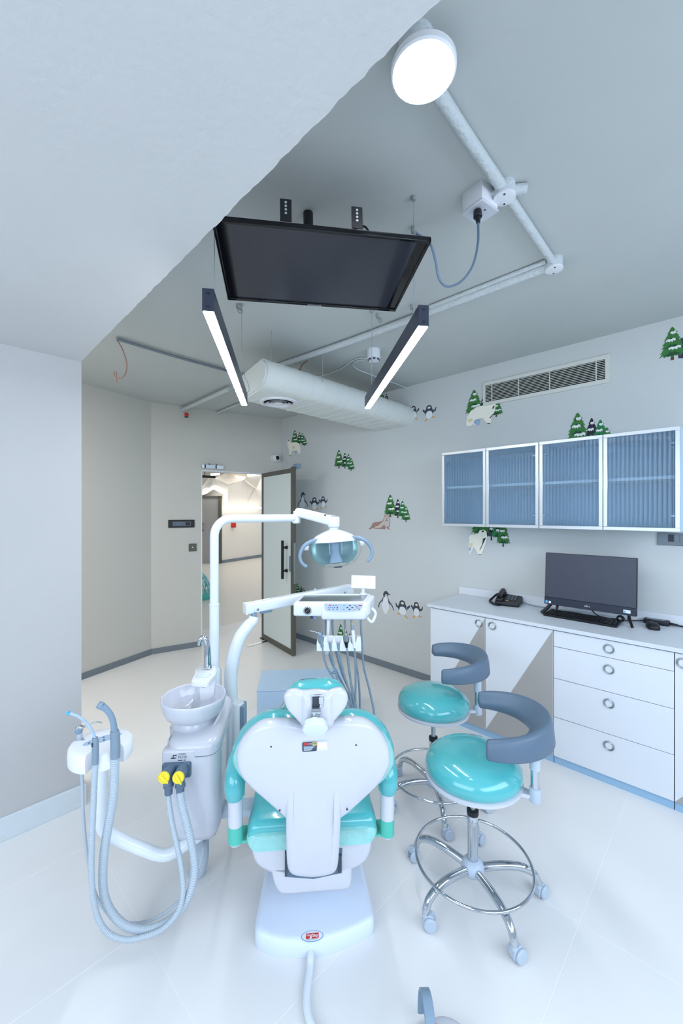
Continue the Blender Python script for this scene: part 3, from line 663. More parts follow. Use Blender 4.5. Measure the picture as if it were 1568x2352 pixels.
def penguin(px, style, label):
    R = wrect(*px); I = lambda p: inrect(R, p)
    if style == 'tall':
        P = [(ell(R, .47, .38, .27, .37), 'orange'), (ell(R, .465, .385, .25, .355), 'belly'),
             (I([(.34, .72), (.32, .84), (.38, .95), (.5, 1), (.6, .97), (.66, .9), (.8, .86), (.64, .84), (.62, .74), (.55, .85), (.46, .84), (.38, .66)]), 'penguin'),
             (I([(.36, .76), (.24, .58), (.06, .42), (0, .24), (.06, .2), (.1, .38), (.26, .54), (.24, .4), (.3, .52)]), 'penguin'),
             (I([(.6, .78), (.7, .58), (.9, .42), (1, .2), (.95, .22), (.86, .38), (.7, .5), (.72, .36), (.64, .54)]), 'penguin'),
             (I([(.3, .02), (.42, .045), (.56, .045), (.62, .02), (.46, 0)]), 'snow')]
    else:
        m = -1 if style == 'lean' else 1; X = lambda p: I([(.5+m*(a-.5), b) for a, b in p])
        P = [(ell(R, .47, .55, .29, .36), 'penguin'), (ell(R, .47, .84, .2, .16), 'penguin'), (ell(R, .48, .4, .24, .24), 'belly'),
             (X([(.22, .66), (.05, .8), (0, .7), (.1, .6), (.2, .5)]), 'penguin'), (X([(.72, .62), (.88, .66), (.95, .8), (1, .78), (.96, .58), (.8, .5), (.7, .48)]), 'penguin'),
             (X([(.3, .18), (.12, .04), (.2, 0), (.4, .12)]), 'orange'), (X([(.62, .16), (.85, .14), (.92, .2), (.7, .26)]), 'orange'),
             (ell(R, .48, .83, .1, .07), 'snow'), (X([(.42, .82), (.56, .82), (.49, .73)]), 'orange')]
    return decal('penguin_sticker', P, label)
penguin((683, 1130, 708, 1174), 'tall', 'printed tall pale penguin beside the open door edge')
penguin((711, 1142, 734, 1176), 'hop', 'printed hopping penguin between the tall and the waving one by the door')
penguin((733, 1140, 752, 1170), 'wave', 'printed small penguin farthest from the door in its trio')
penguin((868, 1357, 905, 1410), 'tall', 'printed tall pale penguin left of the worktop end')
penguin((908, 1379, 942, 1419), 'lean', 'printed hopping penguin in the middle of the trio by the worktop')
penguin((943, 1383, 971, 1422), 'wave', 'printed small penguin nearest to the worktop end')
penguin((937, 932, 963, 966), 'lean', 'printed penguin half hidden by the duct end at the right wall')
penguin((970, 930, 1002, 967), 'hop', 'printed penguin with spread wings between duct and grille')
g = [(1557, 792), (1562, 778), (1585, 768), (1605, 790), (1606, 822), (1557, 823)]
P = [(wp(g), 'ink')]
for i in range(3):
    for j in range(3):
        x = 1560+13*j+(i % 2)*4; y = 785+12*i; P.append((wp([(x, y), (x+9, y-2), (x+9, y+6), (x, y+8)]), 'penguin'))
decal('igloo_sticker', P, 'printed dark brick igloo at the top right corner of the wall')

# --- upper glass cabinets
XF = 2.95; Z0, Z1 = 1.472, 2.065
def upper(y1, ym, y0, label):
    c = thing('wall_cabinet', label, 'cabinet', (WX, (y0+y1)/2, Z0), group='glass fronted wall cabinets')
    bm = B(); t = .016
    box(bm, XF+.022, WX-.001, y0, y0+t, Z0, Z1); box(bm, XF+.022, WX-.001, y1-t, y1, Z0, Z1)
    box(bm, XF+.022, WX-.001, y0+t, y1-t, Z0, Z0+t); box(bm, XF+.022, WX-.001, y0+t, y1-t, Z1-t, Z1); box(bm, WX-.015, WX-.001, y0+t, y1-t, Z0+t, Z1-t)
    obj('carcass', bm, 'cab_blue', c)
    obj('shelf', mbox(XF+.05, WX-.016, y0+t, y1-t, 1.775, 1.793), 'cab_shelf', c)
    for a, b, hy in ((ym+.0015, y1-.001, 1), (y0+.001, ym-.0015, -1)):
        fr = .022; bm = B()
        box(bm, XF, XF+.02, a, b, Z1-fr, Z1, .0015, 1); box(bm, XF, XF+.02, a, b, Z0, Z0+fr, .0015, 1); box(bm, XF, XF+.02, a, a+fr, Z0+fr, Z1-fr, .0015, 1); box(bm, XF, XF+.02, b-fr, b, Z0+fr, Z1-fr, .0015, 1)
        d = obj('door', bm, 'alu', c)
        n = int((b-a-2*fr)/.0205)*8; ya_ = a+fr-.004; yb_ = b-fr+.004; bm = B()
        fr_ = [bm.verts.new((XF+.0075+.0028*math.cos(2*PI*i/8), ya_+(yb_-ya_)*i/n, z)) for z in (Z0+fr-.004, Z1-fr+.004) for i in range(n+1)]
        bk = [bm.verts.new((XF+.013, ya_+(yb_-ya_)*i/n, z)) for z in (Z0+fr-.004, Z1-fr+.004) for i in range(n+1)]
        for i in range(n):
            bm.faces.new((fr_[i], fr_[i+1], fr_[n+2+i], fr_[n+1+i])); bm.faces.new((bk[i+1], bk[i], bk[n+1+i], bk[n+2+i]))
            bm.faces.new((fr_[i+1], fr_[i], bk[i], bk[i+1])); bm.faces.new((fr_[n+1+i], fr_[n+2+i], bk[n+2+i], bk[n+1+i]))
        bm.faces.new((fr_[0], fr_[n+1], bk[n+1], bk[0])); bm.faces.new((fr_[n], bk[n], bk[2*n+1], fr_[2*n+1]))
        obj('glass_pane', bm, 'ribbed_glass', d, I4, 60)
        for z in (Z0+.09, Z1-.09):
            y = (b-fr-.012) if hy > 0 else (a+fr+.012)
            obj('hinge', mbox(XF+.0145, XF+.03, y-.012, y+.012, z-.007, z+.007, .002, 1), 'steel', d)
    return c
upper(1.714, 1.344, .9675, 'blue ribbed glass wall cabinet nearer to the penguin stickers, far pair of doors')
upper(.9655, .59, .219, 'blue ribbed glass wall cabinet above the computer, near pair of doors')
so = thing('wall_socket', 'dark grey switch and socket plate below the near glass cabinet', 'socket', (WX, .22, 1.37))
obj('plate', mbox(WX-.01, WX, .06, .361, 1.372, 1.452, .002, 1), 'skirt_grey', so)
obj('rocker_dark', mbox(WX-.014, WX-.009, .278, .304, 1.396, 1.441, .001, 1), 'ink', so); obj('rocker', mbox(WX-.013, WX-.009, .250, .276, 1.396, 1.441, .001, 1), 'skirt_grey', so)
fc = obj('socket_face', mbox(WX-.012, WX-.009, .19, .248, 1.394, 1.441, .001, 1), 'skirt_grey', so)
TX = Matrix.Rotation(-PI/2, 4, 'Y')
for y, z, r in ((.2185, 1.431, .0055), (.229, 1.418, .004), (.208, 1.418, .004), (.229, 1.407, .0045), (.208, 1.407, .0045)):
    obj('hole', cyl(B(), (WX-.0125, y, z), (WX-.0118, y, z), r, 12), 'dark_void', fc)

# --- lower units and worktop
def ring(y, z, par, x=2.7735):
    bm = B(); torus(bm, (x, y, z), .0255, .0032, Matrix.Rotation(PI/2, 4, 'Y'), 32, 8); torus(bm, (x+.002, y, z), .0205, .0022, Matrix.Rotation(PI/2, 4, 'Y'), 32, 8)
    return obj('ring_handle', bm, 'steel', par)
XD = 2.777
def unit(name, y1, y0, label):
    u = thing(name, label, 'cabinet', (3.05, (y0+y1)/2, 0))
    obj('body', mbox(XD+.02, WX-.001, y0+.001, y1-.001, .046, .844), 'laminate', u)
    obj('plinth', mbox(XD+.012, XD+.03, y0+.0015, y1-.0015, 0, .046), 'blue_laminate', u)
    return u
def door(u, ya, yb, hy, trieq):
    d = obj('door', mbox(XD, XD+.0185, ya, yb, .05, .838, .0012, 1), 'laminate', u)
    if trieq:
        (yA, zA), (yB, zB) = trieq
        obj('grey_panel', loft(B(), [[(x, yA, zA), (x, yB, zB), (x, ya+.001, .051)] for x in (XD-.0012, XD+.002)]), 'grey_laminate', d, I4, 0)
    ring(hy, .791, d)
    return d
a = unit('base_cabinet', 1.713, .824, 'white two door base cabinet with grey triangles at the far worktop end')
door(a, 1.2685, 1.712, 1.315, ((1.2695, .837), (1.711, .051)))
door(a, .8255, 1.2655, 1.217, ((.8265, .837), (1.2645, .051)))
b_ = unit('drawer_unit', .823, .231, 'white unit of four drawers with ring handles under the computer')
for za_, zb_, hz in ((.740, .838, .791), (.541, .737, .672), (.297, .538, .474), (.05, .294, .229)):
    d = obj('drawer', mbox(XD, XD+.0185, .2325, .8215, za_, zb_, .0012, 1), 'laminate', b_); ring(.5255, hz, d)
c_ = unit('end_cabinet', .230, -.45, 'white base cabinet right of the drawers, cut by the frame edge')
d = obj('door', mbox(XD, XD+.0185, -.1085, .2285, .05, .838, .0012, 1), 'laminate', c_); ring(.196, .792, d)
obj('grey_panel', loft(B(), [[(x, .2275, .051), (x, -.10, .051), (x, -.10, .5)] for x in (XD-.0012, XD+.002)]), 'grey_laminate', d, I4, 0)
d = obj('door', mbox(XD, XD+.0185, -.449, -.1105, .05, .838, .0012, 1), 'laminate', c_); ring(-.15, .792, d)
wt = thing('worktop', 'long white worktop with low upstand along the right wall', 'worktop', (3.0, .6, .845))
obj('top', mbox(2.764, WX-.001, -.5, 1.735, .8445, .868, .002, 1), 'worktop', wt)
obj('upstand', mbox(3.297, WX-.001, -.5, 1.748, .8682, .934, .002, 1), 'laminate', wt)
ZT = .868
# --- telephone
ph = thing('telephone', 'black desk telephone with coiled handset lead on the worktop', 'telephone', (3.2, 1.28, ZT))
PT = Matrix.Translation((3.20, 1.27, ZT)) @ Matrix.Rotation(math.radians(-78), 4, 'Z')      # x right, y away from the viewer
rings = [[PT @ Vector((x, y, z)) for x, y in rrect(-.085, .085, -.10, .10, .014)] for z in (0,)]
bm = B(); ol = rrect(-.088, .088, -.105, .105, .016)
loft(bm, [[PT @ Vector((x, y, z0_+(y+.105)*sl_)) for x, y in (ol if k else inset2(ol, .004))] for k, z0_, sl_ in ((0, .0, 0), (1, .006, 0), (1, .024, .13), (0, .029, .13))])
obj('body', bm, 'black', ph)
bm = B()
for y, zz in ((-.075, .036), (.075, .056)): box(bm, -.082, -.030, y-.03, y+.03, zz-.008, zz+.02, .012, 3, PT)
pts = [PT @ Vector(p) for p in ((-.056, -.085, .058), (-.056, -.045, .073), (-.056, .045, .085), (-.056, .085, .079))]
tube(bm, pts, [.02, .017, .017, .02], 12, 6, squash=1.25); obj('handset', bm, 'black', ph)
for i in range(3):
    for j in range(4):
        y = -.03+.026*j; obj('key', box(B(), .0+.024*i-.008, .0+.024*i+.008, y-.007, y+.007, .030+(y+.105)*.13, .034+(y+.105)*.13, .002, 1, PT), 'skirt_grey', ph)
obj('redial_key', box(B(), -.012, .008, -.072, -.06, .030+.035*.13, .034+.035*.13, .002, 1, PT), 'orange', ph)
obj('display', box(B(), -.01, .068, .068, .088, .0505, .0555, .001, 1, PT), 'screen', ph)
pts = [PT @ Vector(p) for p in ((-.056, .10, .05), (-.10, .10, .052), (-.135, .06, .02), (-.142, 0, .011), (-.12, -.06, .011), (-.075, -.125, .011), (-.04, -.122, .011))]
obj('coiled_lead', tube(B(), pts, .009, 8, 14, ribs=.005, ramp=.003), 'black', ph)
obj('line_cord', tube(B(), [(3.26, 1.19, ZT+.02), (3.26, 1.13, ZT+.004), (3.235, 1.05, ZT+.004), (3.25, .98, ZT+.004), (3.22, .90, ZT+.004), (3.24, .82, ZT+.004), (3.21, .74, ZT+.004), (3.23, .66, ZT+.004), (3.2, .6, ZT+.004)], .0026, 6, 6), 'skirt_grey', ph)
# --- computer
pc = thing('computer_monitor', 'black all-in-one computer screen standing on two angled feet on the worktop', 'computer', (3.12, .70, ZT))
MT = Matrix.Translation((3.085, .706, .935)) @ Matrix.Rotation(-PI/2, 4, 'Z') @ Matrix.Rotation(math.radians(-4), 4, 'X')
obj('casing', box(B(), -.2675, .2675, 0, .035, 0, .362, .004, 2, MT), 'black', pc)
obj('screen', box(B(), -.264, .264, -.002, .004, .052, .359, .0, 1, MT), 'screen_matte', pc)
obj('chin', box(B(), -.2675, .2675, -.003, .006, 0, .050, .002, 1, MT), 'navy_body', pc)
obj('sticker', box(B(), -.260, -.245, -.0042, -.002, .008, .026, 0, 1, MT), 'sticker_blue', pc)
obj('sticker', box(B(), -.238, -.224, -.0042, -.002, .008, .024, 0, 1, MT), 'paper', pc)
sk = obj('label', box(B(), .20, .237, -.0042, -.002, .014, .034, 0, 1, MT), 'paper', pc)
obj('label_mark', box(B(), .203, .213, -.0048, -.004, .018, .028, 0, 1, MT), 'sticker_blue', sk)
text('lettering', 'DELL', .013, MT @ Matrix.Translation((0, -.0036, .022)) @ Matrix.Rotation(PI/2, 4, 'X'), 'paper', pc, I4, 1.15)
for s, ya_, yf in ((-1, .925, .985), (1, .485, .455)):
    foot = B()
    tube(foot, [(3.11, ya_, .955), (3.08, (ya_+yf)/2, .905), (3.055, yf, .872)], .0085, 4, 0, squash=1.6)
    tube(foot, [(3.12, ya_, .955), (3.19, ya_-.008*s*-1, .915), (3.262, ya_+.02, .873)], .0085, 4, 0, squash=1.6)
    obj('foot', foot, 'black', pc, I4, 20)
kb = thing('keyboard', 'black computer keyboard lying in front of the monitor', 'keyboard', (3.065, .735, ZT))
KT = Matrix.Translation((3.066, .738, ZT)) @ Matrix.Rotation(math.radians(-91.5), 4, 'Z')
bm = B(); ol = rrect(-.217, .217, -.075, .075, .01)
loft(bm, [[KT @ Vector((x, y, z0_+(y+.075)*.05)) for x, y in inset2(ol, i_)] for i_, z0_ in ((.003, .0), (0, .004), (0, .012), (.003, .015))]); obj('body', bm, 'black', kb)
kme = None
for r in range(6):
    for c0 in range(17):
        x = -.204+.0245*c0; y = -.058+.0235*r
        if r == 0 and 4 <= c0 <= 8:
            if c0 == 4: w = .115
            else: continue
        else: w = .020
        o_ = obj('key', box(B(), x, x+w, y-.009, y+.009, .0155+(y+.075)*.05, .0185+(y+.075)*.05, .0015, 1, KT), 'black_gloss' if (c0 > 13) else 'black', kb, I4, 0)
ms = thing('computer_mouse', 'black computer mouse on the worktop right of the keyboard', 'mouse', (3.14, .362, ZT))
MM = Matrix.Translation((3.135, .364, ZT)) @ Matrix.Rotation(math.radians(-70), 4, 'Z')
bm = B(); ol = catmull([(0, -.055, 0), (.028, -.04, 0), (.032, 0, 0), (.027, .04, 0), (0, .053, 0), (-.027, .04, 0), (-.032, 0, 0), (-.028, -.04, 0)], 4, True)
loft(bm, [[MM @ Vector((p.x*s, p.y*s, z+(.004*(1-abs(p.y)/.055) if z > .02 else 0))) for p in ol] for s, z in ((.94, .0005), (1, .006), (.98, .018), (.85, .028), (.6, .035), (.25, .0375))]); obj('body', bm, 'black', ms)
obj('wheel', box(B(), -.0035, .0035, .018, .034, .028, .0365, .002, 1, MM), 'skirt_grey', ms)
ad = thing('power_adapter', 'black power adapter brick with cable behind the mouse', 'power adapter', (3.28, .36, ZT))
obj('brick', mbox(3.245, 3.305, .295, .425, ZT, ZT+.03, .005, 2), 'black', ad); obj('label', mbox(3.255, 3.295, .32, .41, ZT+.0295, ZT+.0306), 'skirt_grey', ad)
obj('cable', tube(B(), [(3.275, .425, ZT+.012), (3.26, .46, ZT+.006), (3.22, .50, ZT+.006), (3.2, .56, ZT+.006), (3.17, .66, ZT+.02), (3.15, .70, ZT+.06)], .0035, 8, 6), 'black', ad)
obj('plug', cyl(B(), (3.19, .59, ZT+.008), (3.2, .555, ZT+.008), .007, 10, .002), 'black', ad)
obj('mains_lead', tube(B(), [(3.275, .295, ZT+.014), (3.285, .25, ZT+.008), (3.29, .18, ZT+.006), (3.285, .05, ZT+.006), (3.29, -.1, ZT+.006)], .0045, 8, 5), 'black', ad)
obj('strain_relief', cyl(B(), (3.275, .295, ZT+.015), (3.28, .255, ZT+.011), .008, 10, .002, .006), 'black', ad)
cb = thing('cable_tie', 'small black coiled cable bundle behind the keyboard end', 'cable', (3.15, .535, ZT))
bm = B(); torus(bm, (3.15, .535, ZT+.026), .016, .006, Matrix.Rotation(PI/2, 4, 'Y') @ Matrix.Rotation(.3, 4, 'X'), 20, 8); torus(bm, (3.158, .533, ZT+.025), .018, .005, Matrix.Rotation(PI/2, 4, 'Y'), 20, 8); obj('coil', bm, 'black', cb)
obj('band', mbox(3.14, 3.168, .529, .541, ZT, ZT+.014, .002, 1), 'black', cb)
# ================================================================ treatment chair (frame K: x right, y away, z up)
def onplane(px, py, o, n):                               # pixel ray against a plane given in K
    d = k_of(Vector(((px-CXP)/FPX, 1, (CYP-py)/FPX))); e = Vector((0, 0, EYE)); n = Vector(n)
    return e+d*((Vector(o)-e).dot(n)/d.dot(n))
ch = thing('dental_chair', 'dental chair with teal film wrapped cushions and white heart shaped back shell', 'dental chair', (.03, 1.75, 0), K)
lean = math.radians(10)
BO = Vector((.025, 1.46, .29)); BN = Vector((0, -math.cos(lean), -math.sin(lean)))       # back plane, facing the viewer
BT = frame3(BO, (1, 0, 0), (0, -math.sin(lean), math.cos(lean)))                         # x right, y up the back, z towards viewer
def bk(px, py, off=0.):
    p = onplane(px, py, BO+BN*off, BN)-BO; return (p.x, p.dot(Vector((0, -math.sin(lean), math.cos(lean)))))
c3 = lambda l: [(500+x/3.359, 1540+y/3.359) for x, y in l]
heart = [(750, 447), (820, 432), (900, 415), (1050, 408), (1165, 432), (1262, 510), (1322, 610), (1336, 710), (1312, 800), (1240, 905), (1130, 1012), (1020, 1112), (945, 1172), (900, 1240), (735, 1262), (575, 1240), (525, 1170), (450, 1100), (350, 1012), (250, 925), (168, 825), (140, 700), (160, 600), (228, 512), (330, 442), (450, 425), (560, 428), (650, 442)]
hs = [Vector(bk(*p)) for p in c3(heart)]
ho = [(p.x, p.y) for p in catmull([(p.x, p.y, 0) for p in hs], 4, True)]
obj('back_shell', pillow(B(), ho, [(.02, -.055), (0, -.04), (0, -.018), (.004, -.008), (.012, -.002), (.022, 0.), (.07, .006)], BT), 'white_gloss', ch, K, 60)
sp = [(545, 470), (960, 470), (956, 700), (945, 1172), (938, 1330), (926, 1500), (898, 1556), (740, 1586), (572, 1568), (537, 1515), (530, 1400), (526, 1170), (530, 800)]
so_ = [Vector(bk(*p)) for p in c3(sp)]; so_ = roundpoly([(p.x, p.y) for p in so_], .03)
bm = pillow(B(), so_, [(.006, -.05), (0, -.04), (0, .004), (.004, .009), (.012, .0125), (.024, .0135)])
vt = max(p[1] for p in so_)
for v in bm.verts:
    if v.co.z > 0:
        t_ = min(1, max(0, (vt-.06-v.co.y)/.26)); v.co.z = v.co.z*(t_*t_*(3-2*t_))-.005*(1-t_)
bm.transform(BT); obj('spine_cover', bm, 'white_gloss', ch, K, 60)
for p in ((412, 578), (1065, 565), (478, 1070), (996, 1062)):
    u, v = bk(*c3([p])[0]); obj('screw', disc(B(), (u, v, .0035), .0032, BT, 10, .003), 'ink', ch, K)
# back cushion: follows the upper outline, fatter, seen as the teal rim
cu = [(750, 405), (900, 345), (1060, 328), (1190, 358), (1285, 440), (1340, 550), (1345, 660), (1270, 780), (1130, 860), (735, 900), (340, 860), (210, 780), (130, 660), (135, 560), (200, 450), (315, 365), (450, 330), (600, 350)]
cs = [Vector(bk(*p, off=-.085)) for p in c3(cu)]; co = [(p.x, p.y) for p in catmull([(p.x, p.y, 0) for p in cs], 4, True)]
obj('back_cushion', pillow(B(), co, [(.06, -.155), (.03, -.147), (.008, -.125), (-.002, -.10), (-.003, -.075), (.002, -.055), (.016, -.04)], BT), 'teal_vinyl', ch, K, 70)
obj('film_edge', pillow(B(), co, [(.004, -.052), (.003, -.045), (.014, -.036)], BT), 'film_edge', ch, K, 70)
# rating sticker on the back (the code square is left out)
u0, v0 = bk(*c3([(707, 577)])[0]); w_ = .024; ZO = .0066
stk = obj('sticker', pillow(B(), roundpoly([(u0-w_, v0-.0175), (u0+w_, v0-.0175), (u0+w_, v0+.0175), (u0-w_, v0+.0175)], .005), [(0, ZO), (0, ZO+.0006)], BT), 'label_dark', ch, K, 0)
bm = B()
box(bm, u0-.019, u0-.004, v0+.007, v0+.015, ZO, ZO+.0009, 0, 1, BT); obj('logo_red', bm, 'red', stk, K, 0)
bm = B(); box(bm, u0+.010, u0+w_, v0+.004, v0+.0175, ZO, ZO+.0009, 0, 1, BT); obj('gold_flag', bm, 'gold', stk, K, 0)
text('lettering', '45', .009, BT @ Matrix.Translation((u0+.017, v0+.012, ZO+.0011)), 'ink', stk, K)
text('lettering', '(+)', .009, BT @ Matrix.Translation((u0+.003, v0+.011, ZO+.0009)), 'paper', stk, K)
bm = B()
for i, (a, b) in enumerate(((-.019, .014), (-.019, .019), (-.019, .012), (-.019, .010), (-.019, .008), (-.019, .004))): box(bm, u0+a, u0+b, v0+.0005-.0029*i, v0+.0022-.0029*i, ZO, ZO+.0009, 0, 1, BT)
obj('print_lines', bm, 'grey_plastic', stk, K, 0)
s2 = obj('sticker', mbox(u0+w_+.002, u0+w_+.036, v0-.0165, v0+.0175, ZO, ZO+.0005, 0, 1, BT), 'paper', ch, K, 0)
bm = B(); box(bm, u0+w_+.004, u0+w_+.034, v0+.014, v0+.0155, ZO, ZO+.0009, 0, 1, BT); box(bm, u0+w_+.004, u0+w_+.034, v0-.0135, v0-.0125, ZO, ZO+.0009, 0, 1, BT); obj('print_lines', bm, 'grey_plastic', s2, K, 0)
# head rest
HO = Vector((.03, 1.335, .94)); hl = math.radians(2); HN = Vector((0, -math.cos(hl), -math.sin(hl)))
HT = frame3(HO, (1, 0, 0), (0, -math.sin(hl), math.cos(hl)))
def hd_(px, py, off=0.):
    p = onplane(px, py, HO+HN*off, HN)-HO; return (p.x, p.dot(Vector((0, -math.sin(hl), math.cos(hl)))))
h_ = [(655, 168), (760, 160), (850, 168), (905, 152), (960, 150), (1000, 190), (1003, 240), (985, 290), (935, 355), (870, 415), (760, 425), (655, 425), (600, 375), (540, 310), (514, 245), (512, 200), (545, 165), (600, 155)]
hq = [Vector(hd_(*p)) for p in c3(h_)]; hq = [(p.x, p.y) for p in catmull([(p.x, p.y, 0) for p in hq], 4, True)]
hr = obj('headrest_shell', pillow(B(), hq, [(.01, -.03), (0, -.02), (0, -.006), (.004, 0.), (.014, .004)], HT), 'white_gloss', ch, K, 60)
mid = roundpoly([hd_(*p) for p in c3([(665, 190), (868, 190), (868, 412), (665, 412)])], .012)
obj('headrest_boss', pillow(B(), mid, [(-.012, .0), (0, .012), (.004, .015), (.01, .0155)], HT), 'white_gloss', hr, K, 60)
hc = [(740, 68), (860, 66), (940, 90), (982, 140), (998, 190), (970, 250), (750, 268), (545, 250), (518, 200), (540, 140), (590, 95), (650, 78)]
hq2 = [Vector(hd_(*p, off=-.07)) for p in c3(hc)]; hq2 = [(p.x, p.y) for p in catmull([(p.x, p.y, 0) for p in hq2], 4, True)]
obj('headrest_cushion', pillow(B(), hq2, [(.04, -.115), (.02, -.108), (.004, -.09), (0, -.07), (.002, -.05), (.012, -.028)], HT), 'teal_vinyl', ch, K, 70)
a = Vector(hd_(*c3([(775, 218)])[0])); 
a = Vector(hd_(*c3([(768, 208)])[0]))
hg = obj('headrest_hinge', box(B(), a.x-.021, a.x+.021, a.y-.025, a.y+.018, .0145, .018, .002, 1, HT), 'chrome', ch, K)
obj('hinge_recess', box(B(), a.x-.017, a.x+.007, a.y-.022, a.y+.012, .0165, .0188, 0, 1, HT), 'ink', hg, K)
obj('hinge_lock', box(B(), a.x+.004, a.x+.018, a.y-.012, a.y+.010, .017, .0225, .0015, 1, HT), 'alu', hg, K)
p0 = HT @ Vector((a.x-.020, a.y-.030, .026)); p1 = HT @ Vector((a.x+.010, a.y-.030, .026)); bm = B(); cyl(bm, p0, p1, .0125, 18, .002); obj('hinge_barrel', bm, 'chrome', hg, K)
kb_ = Vector(bk(*c3([(750, 446)])[0], off=.05)+(.05,))
pk = BT @ kb_
obj('headrest_post', tube(B(), [HT @ Vector((a.x-.004, a.y-.034, .024)), pk+Vector((0, .006, .035)), pk+Vector((0, .006, .005))], .0145, 14, 5), 'steel', ch, K)
bm = B(); NA = Matrix.Translation(pk) @ Matrix.Rotation(math.radians(124), 4, 'X')
oc = [((.041-.003*(k % 2 == 0 and 0 or 0))*math.cos(2*PI*k/32)*(1-.045*(1 if (k//2) % 2 else 0)), .041*math.sin(2*PI*k/32)*(1-.045*(1 if (k//2) % 2 else 0))) for k in range(32)]
pillow(bm, oc, [(.012, -.020), (.002, -.015), (0, .003), (.004, .008), (.010, .009)], NA); obj('headrest_knob', bm, 'pale_blue_white', ch, K, 30)
# seat, leg rest
def seatring(d, hw, zt, th, r=.05):
    return [(.028+u, d, v) for u, v in rrect(-hw, hw, zt-th, zt, min(r, th*.48), 6)]
S = [(1.515, .19, .385, .03), (1.505, .222, .405, .06), (1.512, .236, .422, .075), (1.54, .242, .435, .09), (1.60, .240, .440, .095), (1.75, .235, .455, .10), (1.95, .228, .475, .10), (2.05, .220, .49, .10), (2.20, .20, .505, .10), (2.33, .165, .508, .09), (2.40, .12, .50, .07), (2.43, .07, .49, .04)]
KS = K @ Matrix.Translation((0, 0, .014))
obj('seat_cushion', loft(B(), [seatring(*s_) for s_ in S]), 'teal_vinyl', ch, KS, 70)
obj('film_edge', loft(B(), [seatring(1.503, .205, .388, .045), seatring(1.4985, .226, .392, .055), seatring(1.515, .241, .40, .06), seatring(1.56, .244, .405, .06), seatring(1.63, .238, .40, .05)]), 'film_edge', ch, KS, 70)
obj('leg_plate', mbox(-.13, .19, 1.9, 2.36, .36, .40, .015, 2), 'white_gloss', ch, K)
HP = lambda px, py, D=1.515: (lambda p: (p.x, p.z))(onplane(px, py, (0, D, 0), (0, -1, 0)))
hs_ = roundpoly([HP(*p) for p in ((575, 1938), (577, 1972), (590, 1996), (625, 2014), (700, 2020), (790, 2012), (835, 1992), (852, 1968), (858, 1930), (720, 1925))], .03, 5)
XZ = frame3((0, 1.515, 0), (1, 0, 0), (0, 0, 1))
obj('seat_housing', pillow(B(), hs_, [(.01, -.42), (0, -.40), (0, -.02), (.006, -.006), (.02, 0.)], XZ), 'white_gloss', ch, K, 50)
lb = roundpoly([HP(*p) for p in ((620, 1990), (628, 2034), (640, 2056), (660, 2058), (800, 2047), (808, 2034), (809, 1990))], .022, 5)
obj('lower_housing', pillow(B(), lb, [(.01, -.40), (0, -.38), (0, -.012), (.004, -.003), (.014, 0.)], Matrix.Translation((0, .0, 0)) @ XZ), 'white_gloss', ch, K, 50)
sl_ = [HP(*p) for p in ((654, 1952), (654, 2012), (720, 2017), (781, 2004), (786, 1948))]
obj('slot', pillow(B(), sl_, [(0, -.01), (0, .0035)], XZ), 'slate', ch, K, 0)
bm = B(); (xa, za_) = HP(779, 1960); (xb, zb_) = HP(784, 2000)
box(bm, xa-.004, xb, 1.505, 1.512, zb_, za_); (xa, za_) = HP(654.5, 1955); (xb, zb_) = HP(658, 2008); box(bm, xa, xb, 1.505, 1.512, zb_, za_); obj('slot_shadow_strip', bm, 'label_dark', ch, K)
# arm rests
for s in (-1, 1):
    x = .028+s*.283; up_ = .041 if s < 0 else .029; KF = K @ Matrix.Translation((0, 0, up_))
    pad = B(); tube(pad, [(x, 1.515, .505), (x, 1.512, .53), (x, 1.525, .565), (x, 1.57, .592), (x, 1.63, .598), (x, 1.68, .60), (x, 1.72, .60)], [.030, .036, .038, .037, .036, .034, .022], 18, 6)
    ap = obj('armrest_pad', pad, 'teal_vinyl', ch, KF, 70)
    obj('film_cuff', lathe(B(), [(.033, .500), (.035, .505), (.036, .535), (.030, .545)], (x, 1.522, 0), 24), 'film_edge', ap, KF)
    obj('armrest_post', cyl(B(), (x, 1.53, .392), (x, 1.53, .52), .0265, 26), 'white_gloss', ch, KF)
    obj('armrest_sleeve', cyl(B(), (x, 1.53, .332), (x, 1.53, .393), .0268, 26), 'teal_plastic', ch, KF)
    obj('armrest_cap', lathe(B(), [(.012, .321), (.022, .324), (.0265, .333)], (x, 1.53, 0), 26), 'white_gloss', ch, KF)
    bm = B(); box(bm, min(x, x-s*.07), max(x, x-s*.07), 1.52, 1.60, .326, .336, .003, 1); obj('armrest_bracket', bm, 'teal_plastic', ch, KF)
# base
bo = [(-.178, 1.497), (-.10, 1.462), (0, 1.448), (.08, 1.452), (.17, 1.475), (.252, 1.505), (.262, 1.53), (.246, 1.8), (.238, 2.28), (.20, 2.33), (-.12, 2.33), (-.158, 2.28), (-.168, 1.8), (-.186, 1.54)]
bo = roundpoly(bo, .03, 4)
obj('base_plate', pillow(B(), bo, [(.002, 0), (0, .004), (0, .044), (.004, .055), (.011, .061), (.02, .063)]), 'pale_blue_white', ch, K, 60)
obj('lift_column', mbox(-.07, .13, 1.72, 2.05, .08, .30, .01), 'grey_plastic', ch, K)
lg = k_of(atz(717, 2150, .0635)); LT = Matrix.Translation((lg.x, lg.y, .0632))
lo = obj('logo_sticker', disc(B(), (0, 0, 0), .039, LT, 40, .0006, .5), 'ring_blue', ch, K, 0)
obj('logo_face', disc(B(), (0, 0, .0002), .037, LT, 40, .0007, .475), 'paper', lo, K, 0)
obj('logo_red', box(B(), -.023, .023, -.009, .010, 0, .0013, 0, 1, LT), 'red', lo, K, 0)
